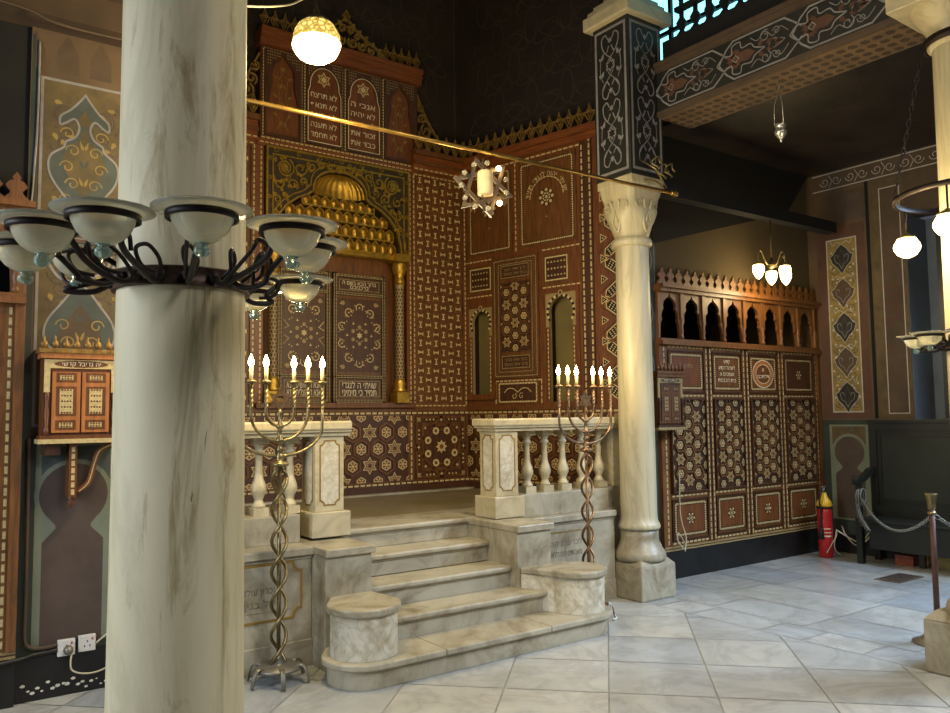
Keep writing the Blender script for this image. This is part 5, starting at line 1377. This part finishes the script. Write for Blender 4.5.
for k, (ad, zz, rr_) in enumerate(((84, 2.60, .07), (186, 2.60, .078), (250, 2.60, .078))):
    a = radians(ad); gx, gy = 5.215+.41*cos(a), 2.10+.41*sin(a)
    mb = MB(**XY); mb.m('iron').tube([(gx, gy, 2.84), (gx, gy, zz+.09)], .006, 6); mb.m('brass_old').lathe((gx, gy, zz+.055), [(.06, 0), (.05, .015), (.02, .03), (.01, .04)], 18); mb.build('lamp_rod', hp)
    mb = MB(**XY); mb.m('globe_small').lathe((gx, gy, zz), [(.02, -.068), (.055, -.05), (.075, -.02), (.08, .0), (.075, .022), (.06, .045), (.055, .058)], 22); mb.build('globe_shade', hp)

# pendant globe in the nave
pl_ = thing('pendant_globe_lamp', 'large lit globe pendant hanging in front of the commandments board', 'lamp', (1.82, 4.0, 3.64))
mb = MB(**XY); mb.m('chain_dark'); chainlinks(mb, (1.82, 4.0, 3.84), (1.82, 4.0, 5.2), .012); mb.tube([(1.82, 4.0, 5.2), (1.82, 4.0, 8)], .005, 6); mb.build('chain', pl_)
mb = MB(**XY); mb.m('brass_old').lathe((1.82, 4.0, 3.73), [(.088, 0), (.085, .012), (.06, .035), (.03, .045), (.022, .05), (.018, .085), (.008, .10), (.004, .12)], 24); mb.build('lamp_cap', pl_)
mb = MB(**XY); mb.m('globe_rim'); flute_n = 12
prof = [(.082, .095), (.10, .08), (.114, .055), (.125, .035), (.128, .0), (.131, -.015)]
mb.lathe((1.82, 4.0, 3.64), prof, 48, flute=.02, cap=False)
mb.m('globe_lit').lathe((1.82, 4.0, 3.64), [(.131, -.015), (.132, -.03), (.127, -.052), (.108, -.085), (.075, -.108), (.03, -.12), (.001, -.122)], 48, flute=.02, cap=False); mb.build('globe_shade', pl_)
# wire loop near it
mb = MB(**XY); mb.m('cable_cream').tube(spline([(1.15, 4.2, 3.80), (1.45, 4.2, 3.82), (1.72, 4.2, 3.90), (1.9, 4.3, 4.05), (2.2, 4.5, 4.3)], 8), .006, 6); tag(mb.build('hanging_wire', loc=(1.6, 4.2, 3.8)), 'pale wire sagging across the top left near the pendant globe', 'wire')

# star shaped chandelier
sx_, sy_, sz_ = 3.33, 4.50, 3.17
sl_ = thing('star_chandelier', 'star shaped metal lamp with frosted cylinder and small bulbs hanging under the brass rod', 'lamp', (sx_, sy_, sz_))
mb = MB((sx_, sy_, sz_), (.9, -.43, 0), (0, 0, 1), (-.43, -.9, 0)); mb.m('star_metal')
mb.ribbon(ngon(0, 0, .20, 3, pi/2+.25), .026, -.012, .012, True); mb.ribbon(ngon(0, 0, .20, 3, -pi/2+.25), .026, -.010, .014, True); mb.build('star_frame', sl_)
fr2 = MB((sx_, sy_, sz_), (.5, .6, 0), (0, 0, 1), (-.6, .5, 0)); fr2.m('star_metal'); fr2.ribbon(ngon(0, 0, .17, 3, pi/2), .02, -.01, .01, True); fr2.ribbon(ngon(0, 0, .17, 3, -pi/2), .02, -.01, .01, True); fr2.build('star_frame', sl_)
mb = MB(**XY); mb.m('brass_old').tube([(sx_, sy_, sz_+.10), (sx_, sy_, sz_+.25)], .006, 6); mb.build('hanger', sl_)
mb = MB(**XY); mb.m('frosted_cylinder').lathe((sx_-.055, sy_-.10, sz_-.09), [(.05, 0), (.055, .01), (.055, .155), (.05, .17)], 24); mb.build('glass_cylinder', sl_)
for k in range(11):
    a = 2*pi*k/11+.3; p = Vector((sx_, sy_, sz_))+Vector((.9, -.43, 0))*(.165*cos(a))+Vector((0, 0, .165*sin(a)))+Vector((-.05, -.1, 0))*.4
    lit = k in (1, 9); mb = MB(**XY); mb.m('bulb_warm' if lit else 'glass_bowl').ball(p, .019, 12); mb.m('star_metal').lathe(p-Vector((-.01, -.03, 0)), [(.010, -.01), (.010, .01)], 8, axis=(-.43, -.9, 0)); mb.build('small_bulb', sl_)
# silver sanctuary lamp under the beam
mb = MB(**XY); lx, ly, lz = 5.56, 3.57, 3.66
hl = thing('hanging_oil_lamp', 'small silver oil lamp hanging by three chains from the painted beam', 'lamp', (lx, ly, lz))
mb.m('silver').lathe((lx, ly, lz), [(.003, -.0), (.014, .01), (.008, .02), (.025, .035), (.045, .065), (.050, .09), (.035, .105), (.040, .12), (.046, .14), (.043, .145)], 20); mb.build('lamp_body', hl)
for k in range(3):
    a = 2*pi*k/3; mb = MB(**XY); mb.m('silver').tube([(lx+.045*cos(a), ly+.045*sin(a), lz+.14), (lx+.04*cos(a), ly+.04*sin(a), lz+.30), (lx, ly, lz+.44)], .003, 5); mb.build('chain', hl)
mb = MB(**XY); mb.m('silver').tube([(lx, ly, lz+.43), (lx, ly, lz+.47)], .004, 6); mb.build('hook', hl)
# aisle chandelier with four tulips
ax_, ay_ = 7.16, 4.76
ac = thing('tulip_chandelier', 'small brass chandelier with four lit tulip shades above the right aisle screen', 'chandelier', (ax_, ay_, 3.0))
mb = MB(**XY); mb.m('brass_old').tube([(ax_, ay_, 3.10), (ax_, ay_, 3.50)], .006, 6); mb.lathe((ax_, ay_, 3.0), [(.01, 0), (.04, .02), (.045, .05), (.02, .08), (.012, .11)], 16); mb.build('stem', ac)
for k, (dx, dy) in enumerate(((-.30, -.05), (-.02, -.16), (.14, .10), (.27, .02))):
    mb = MB(**XY); mb.m('brass_old').tube(spline([(ax_, ay_, 3.05), (ax_+dx*.4, ay_+dy*.4, 3.04), (ax_+dx*.75, ay_+dy*.75, 3.15), (ax_+dx*.98, ay_+dy*.98, 3.12), (ax_+dx, ay_+dy, 3.03)], 5), .007, 6); mb.lathe((ax_+dx, ay_+dy, 3.0), [(.03, 0), (.02, .03), (.008, .04)], 12); mb.build('arm', ac)
    mb = MB(**XY); mb.m('tulip_lit').lathe((ax_+dx, ay_+dy, 2.86), [(.008, 0), (.035, .03), (.055, .075), (.058, .11), (.05, .14)], 16); mb.build('tulip_shade', ac)

# brass rod across the front of the alcove
rd = thing('brass_rod', 'long thin brass curtain rod spanning in front of the ark to the marble column', 'rod', (3.3, 4.45, 3.4))
mb = MB(**XY); mb.m('brass').tube([(1.25, 4.45, 3.395), (5.28, 4.45, 3.42)], .014, 12); mb.build('rod', rd)
mb = MB(**XY); mb.m('brass').lathe((5.28, 4.45, 3.42), [(.015, 0), (.024, .01), (.015, .02), (.02, .03), (.03, .055), (.02, .08), (.004, .09)], 14, axis=(1, 0, 0)); mb.build('end_knob', rd)
mb = MB(**XY); mb.m('brass_old')
for dx, dz, r in ((5.30, 3.62, .055), (5.22, 3.60, .06), (5.14, 3.66, .05)): mb.tube([(dx+r*cos(2*pi*k/16), 4.46+.02*sin(k), dz+r*sin(2*pi*k/16)) for k in range(15)], .008, 6)
mb.tube(spline([(5.16, 4.62, 3.56), (5.18, 4.52, 3.52), (5.2, 4.45, 3.44)], 5), .009, 6); mb.tube([(5.06, 4.60, 3.72), (5.16, 4.50, 3.62), (5.24, 4.46, 3.46)], .008, 6); mb.build('scrolled_bracket', rd)

# ================================================================== BENCH, STANCHION, CHAIN
bn = thing('wooden_bench', 'dark painted high-backed bench against the right wall', 'bench', (8.2, 3.4, 0))
BY0, BY1 = 2.5, 4.47
mb = MB(**XY); mb.m('bench_paint').box(8.36, 8.485, BY0, BY1, .12, 1.42); mb.box(8.33, 8.49, BY0-.02, BY1+.02, 1.42, 1.455)
f = MB((8.36, 0, 0), (0, -1, 0), (0, 0, 1), (-1, 0, 0)); f.m('bench_paint')
f.frame(-BY1, -BY0, .50, 1.42, .07, 0, .014); f.frame(-BY1+.10, -BY0-.10, .62, 1.30, .02, 0, .02); f.m('bench_panel').quad(-BY1+.12, -BY0-.12, .64, 1.28, .006)
o = mb.build('back', bn, bevel=.004); f.build('back_panel', o)
mb = MB(**XY); mb.m('bench_paint').box(7.99, 8.37, BY0, BY1, .425, .455); mb.build('seat', bn, bevel=.008)
mb = MB(**XY); mb.m('bench_paint').box(8.03, 8.06, BY0, BY1-.12, .16, .425); mb.build('front_apron', bn)
for y in (BY1-.03, BY0+.03):
    mb = MB(**XY); mb.m('bench_paint').box(8.0, 8.06, y-.03, y+.03, 0, .43); mb.build('leg', bn)
mb = MB(**XY); mb.m('bench_paint').box(8.20, 8.25, 3.9, 3.95, 0, .3); mb.build('leg', bn)
mb = MB(**XY); mb.m('bench_paint').box(8.34, 8.40, BY1-.06, BY1, 0, .43); mb.build('leg', bn)
a_ = MB((0, BY1-.03, 0), (1, 0, 0), (0, 0, 1), (0, -1, 0)); a_.m('bench_paint')
a_.ribbon(spline([(8.37, .93), (8.27, .925), (8.18, .88), (8.08, .84), (8.01, .845)], 5), .055, -.03, .03); a_.prism([(8.01+.045*cos(2*pi*k/14), .835+.045*sin(2*pi*k/14)) for k in range(14)], -.035, .035); a_.box(8.01, 8.055, .45, .82, -.025, .025); a_.build('arm', bn)
mb = MB(**XY); mb.m('stone_yellow').box(8.38, 8.5, 0.5, 4.2, 0, .16); tag(mb.build('stone_kerb', loc=(8.45, 2.4, 0)), 'yellowish rough stone kerb on the floor under the bench', 'stone kerb')
mb = MB(**XY); mb.m('brick').box(8.22, 8.36, 4.02, 4.20, 0.0, .10); tag(mb.build('loose_brick', loc=(8.3, 4.1, 0), bevel=.006), 'loose red brick lying under the bench seat', 'brick')

px_, py_ = 5.665, 2.63
sn = thing('rope_stanchion', 'brown metal stanchion post with brass cup top near the right column', 'stanchion', (px_, py_, 0))
mb = MB(**XY); mb.m('rust_pole').tube([(px_, py_, .05), (px_, py_, .93)], .019, 14); mb.build('post', sn)
mb = MB(**XY); mb.m('steel_grey').lathe((px_, py_, 0), [(.155, 0), (.155, .012), (.12, .025), (.07, .06), (.04, .11), (.026, .15)], 28); mb.build('base', sn)
mb = MB(**XY); mb.m('brass_old').lathe((px_, py_, .885), [(.02, 0), (.026, .01), (.028, .05), (.036, .085), (.04, .1), (.038, .104)], 20); mb.lathe((px_, py_, .85), [(.024, 0), (.028, .01), (.024, .02)], 16); mb.build('cup_top', sn)
def catenary(mb, p, q, sag, r, n):
    P = [Vector(p)+(Vector(q)-Vector(p))*(i/n)-Vector((0, 0, sag*4*(i/n)*(1-i/n))) for i in range(n+1)]
    for i in range(n):
        d = (P[i+1]-P[i]); h = d.length; d.normalize(); sx2 = d.orthogonal().normalized(); sy2 = d.cross(sx2); e = sx2 if i % 2 else sy2; c = (P[i]+P[i+1])/2
        mb.tube([c+d*(h*.66*cos(2*pi*k/8))+e*(r*.9*sin(2*pi*k/8)) for k in range(8)], r*.34, 5, closed=True)
mb = MB(**XY); mb.m('rope_white'); catenary(mb, (px_+.02, py_+.01, .84), (8.0, 4.40, .66), .20, .011, 84)
for k in range(5): catenary(mb, (7.97, 4.43, .62-.03*k), (7.72-.05*k, 4.23-.04*k, .46-.01*k), .03, .016, 10)
for k in range(5): mb.tube([(8.0+.05*cos(2*pi*j/14), 4.40+.03*sin(k), .66+.075*sin(2*pi*j/14)+.006*k) for j in range(14)], .008, 6, closed=True)
tag(mb.build('barrier_chain', loc=(7, 3.6, .6)), 'pale metal chain sagging from the stanchion to a knot on the bench arm', 'chain')
mb = MB(**XY); mb.m('rope_white'); catenary(mb, (px_+.02, py_-.01, .84), (6.9, 1.4, .80), .3, .013, 60); tag(mb.build('barrier_chain', loc=(6.2, 2.0, .8)), 'short chain leaving the stanchion to the right out of view', 'chain')

# ================================================================== FIRE EXTINGUISHER
ex, ey = 8.09, 4.86
et = thing('fire_extinguisher', 'red fire extinguisher with yellow collar standing by the aisle screen', 'fire extinguisher', (ex, ey, 0))
mb = MB(**XY); mb.m('red_paint').lathe((ex, ey, 0), [(.066, 0), (.074, .01), (.074, .46), (.07, .50), (.05, .535), (.03, .55)], 28); cyl = mb.build('cylinder', et)
mb = MB(**XY); mb.m('letter_ivory')
for z0, z1 in ((.22, .235), (.26, .268), (.30, .308)):
    mb.lathe((ex, ey, 0), [(.0745, z0), (.0745, z1)], 10, cap=False, a0=radians(200), a1=radians(260))
mb.build('label_lines', cyl)
mb = MB(**XY); mb.m('yellow_plastic').lathe((ex, ey, .53), [(.075, 0), (.082, .02), (.07, .06), (.045, .09), (.028, .13), (.024, .15)], 24); mb.m('black_rubber').lathe((ex, ey, .515), [(.07, 0), (.084, .004), (.084, .02), (.07, .024)], 24); mb.build('yellow_collar', et)
mb = MB(**XY); mb.m('steel_grey').tube([(ex, ey, .67), (ex, ey, .73)], .012, 8); mb.tube([(ex-.06, ey-.02, .745), (ex+.05, ey+.01, .735)], .009, 8); mb.tube([(ex-.05, ey-.02, .705), (ex, ey, .71)], .007, 8); mb.build('valve_handle', et)
mb = MB(**XY); mb.m('black_rubber').tube(spline([(ex, ey, .70), (ex-.07, ey-.02, .69), (ex-.12, ey-.02, .60), (ex-.10, ey-.02, .48), (ex-.095, ey-.01, .33)], 6), .010, 8); mb.tube([(ex-.095, ey-.01, .33), (ex-.10, ey-.01, .20)], [.014, .034], 12); mb.build('hose', et)

# ================================================================== SOCKETS AND CABLES
def socket(x, z, lab, plug=False):
    t = thing('wall_socket', lab, 'socket', (x, 5.15, z), 'wall sockets'); F = dict(O=(0, 5.14, 0))
    mb = MB(**F); mb.m('white_plastic').box(x-.045, x+.045, z-.045, z+.045, 0, .03); o = mb.build('socket_plate', t, bevel=.004)
    mb = MB(**F); mb.m('slot_dark')
    for dx, dz in ((0, .012), (-.014, -.014), (.014, -.014)): mb.box(x+dx-.003, x+dx+.003, z+dz-.005, z+dz+.005, .03, .031)
    mb.m('red_paint').box(x+.022, x+.03, z+.018, z+.03, .03, .033); mb.build('pin_slots', o)
    if plug:
        mb = MB(**F); mb.m('steel_grey').lathe(mb.P(x+.008, z-.012, .03), [(.026, 0), (.026, .02), (.016, .04)], 16, axis=(0, -1, 0)); mb.build('plug', t)
socket(.815, .268, 'white wall socket with a round plug, left of the pair low on the left wall', True); socket(.922, .275, 'white wall socket without a plug, right of the pair low on the left wall')
def cable(pts, r, lab, mat='cable_cream', nm='cable'):
    mb = MB(**XY); mb.m(mat).tube(spline(pts, 7), r, 7); tag(mb.build(nm, loc=pts[0]), lab, 'cable')
cable([(.968, 5.12, .265), (1.06, 5.10, .34), (1.12, 5.10, .38), (1.2, 5.1, .41)], .006, 'thin cable rising from the right wall socket towards the big column')
cable([(.84, 5.10, .235), (.84, 5.08, .15), (.92, 5.06, .12), (1.02, 5.08, .13), (1.08, 5.08, .20), (1.12, 5.08, .36)], .005, 'drooping cable looping below the two wall sockets')
cable([(.60, 5.12, 1.45), (.605, 5.12, .6), (.605, 5.12, .36), (.63, 5.12, .30), (.70, 5.12, .285), (.77, 5.12, .29)], .011, 'painted conduit running down the left wall to the sockets', 'paint_umber', 'conduit')
cable([(-.4, 5.02, .245), (.2, 5.03, .245), (.55, 5.08, .25), (.65, 5.12, .255), (.77, 5.12, .262)], .013, 'dark pipe running along the far left wall base to the sockets', 'tar_black', 'conduit')
cable([(.60, 5.142, 3.76), (.60, 5.142, 3.3), (.585, 5.142, 2.9), (.572, 5.142, 2.72), (.575, 5.142, 2.55)], .006, 'pale wire hanging down the edge of the left painted pier', 'paint_lilac')
cable([(-.5, 4.9, 3.86), (.2, 4.93, 3.85), (.5, 4.93, 3.835), (.62, 4.93, 3.80), (.8, 4.93, 3.79), (1.25, 4.93, 3.80)], .008, 'wire stapled along the gallery edge at top left', 'paint_umber')
cable([(5.96, 5.02, .98), (5.98, 5.04, .6), (6.0, 5.0, .40), (5.93, 4.96, .30), (5.86, 4.98, .38), (5.9, 5.0, .44), (5.98, 5.0, .34), (5.96, 4.98, .27)], .006, 'pale cable looping beside the right marble column base')
cable([(4.30, 4.32, .16), (4.34, 4.34, .13), (4.40, 4.38, .02), (4.46, 4.40, .012), (4.52, 4.50, .012)], .007, 'short white cable end on the floor beside the right drum', 'white_plastic')
cable([(8.2, 4.8, .28), (8.3, 4.6, .16), (8.35, 4.5, .25), (8.40, 4.48, .36), (8.42, 4.53, .30), (8.35, 4.65, .12), (8.30, 4.75, .22), (8.40, 4.85, .30)], .007, 'tangled pale cables on the floor behind the bench leg')
cable([(8.0, 4.80, .06), (8.06, 4.78, .14), (8.16, 4.78, .22), (8.2, 4.80, .28), (8.12, 4.78, .1), (8.2, 4.76, .02)], .005, 'thin cable tangled on the fire extinguisher')
# dark drain cover
mb = MB(**XY); mb.m('paint_umber').box(7.34, 7.80, 3.72, 3.95, .0, .006); mb.m('soot_wall')
for i in range(6): mb.box(7.38, 7.76, 3.745+.033*i, 3.755+.033*i, .006, .010)
tag(mb.build('drain_cover', loc=(7.57, 3.83, 0)), 'dark square drain cover set in the floor before the bench', 'drain cover')
# gap behind right balustrade end
# ================================================================== CAMERA
f_px, pitch, yaw, roll = 800.0, 0.07335272880106888, 0.6241903847181908, -0.011717267946502762
F_ = Vector((sin(yaw)*cos(pitch), cos(yaw)*cos(pitch), sin(pitch))); R_ = Vector((cos(yaw), -sin(yaw), 0)); U_ = R_.cross(F_)
R2 = R_*cos(roll)+U_*sin(roll); U2 = -R_*sin(roll)+U_*cos(roll)
cam = bpy.data.cameras.new('camera'); co = bpy.data.objects.new('camera', cam); COL.objects.link(co)
M = Matrix((R2, U2, -F_)).transposed().to_4x4(); M.translation = Vector((0, 0, 1.55)); co.matrix_world = M
cam.sensor_width = 36; cam.sensor_fit = 'HORIZONTAL'; cam.lens = 36*f_px/950; cam.clip_start = .05; cam.clip_end = 60
SC.camera = co

# ================================================================== LIGHT
def point(nm, loc, w, c, r=.05):
    l = bpy.data.lights.new(nm, 'POINT'); l.energy = w; l.color = c; l.shadow_soft_size = r
    o = bpy.data.objects.new(nm, l); COL.objects.link(o); o.location = loc; return o
def area(nm, loc, tgt, w, c, sx, sy):
    l = bpy.data.lights.new(nm, 'AREA'); l.energy = w; l.color = c; l.shape = 'RECTANGLE'; l.size = sx; l.size_y = sy
    o = bpy.data.objects.new(nm, l); COL.objects.link(o); o.location = loc
    o.rotation_euler = (Vector(tgt)-Vector(loc)).to_track_quat('-Z', 'Y').to_euler(); return o
WARM = (1, .79, .42)
point('pendant_light', (1.82, 4.0, 3.47), 170, WARM, .12)
point('candle_light', (1.863, 4.50, 2.02), 30, WARM, .15)
point('candle_light', (4.30, 4.47, 2.02), 20, WARM, .15)
point('star_light', (sx_+.1, sy_+.55, sz_-.40), 55, WARM, .1)
point('tulip_light', (ax_, ay_-.02, 2.78), 22, WARM, .12)
point('globe_light', (4.80, 2.35, 2.50), 45, WARM, .08)
point('nave_pendant_light', (-.9, 1.7, 4.0), 90, WARM, .15)
point('nave_pendant_light', (2.6, 1.0, 4.4), 45, WARM, .15)
# daylight doors and windows of the nave, behind and beside the camera
def spread(o, d): o.data.spread = radians(d)
spread(area('left_door_daylight', (-3.05, 3.3, 1.8), (1.2, 3.6, .2), 170, (.74, .85, 1.0), 1.8, 3.0), 150)
spread(area('right_window_daylight', (8.3, 1.0, 3.8), (6.2, 3.3, 0), 190, (.56, .74, 1.0), 1.8, 1.6), 85)
spread(area('rear_daylight', (3.2, -2.4, 5.5), (3.6, 3.0, 0), 70, (.85, .9, 1.0), 2.2, 1.8), 70)
w = bpy.data.worlds.new('world'); SC.world = w; w.use_nodes = True
bg = w.node_tree.nodes['Background']; bg.inputs['Color'].default_value = (.75, .82, 1, 1); bg.inputs['Strength'].default_value = .09
SC.view_settings.view_transform = 'Standard'; SC.view_settings.look = 'None'; SC.view_settings.gamma = 1; SC.view_settings.exposure = 0
SC.view_settings.use_curve_mapping = False
for o in bpy.data.objects:
    if '_o' in o: del o['_o']
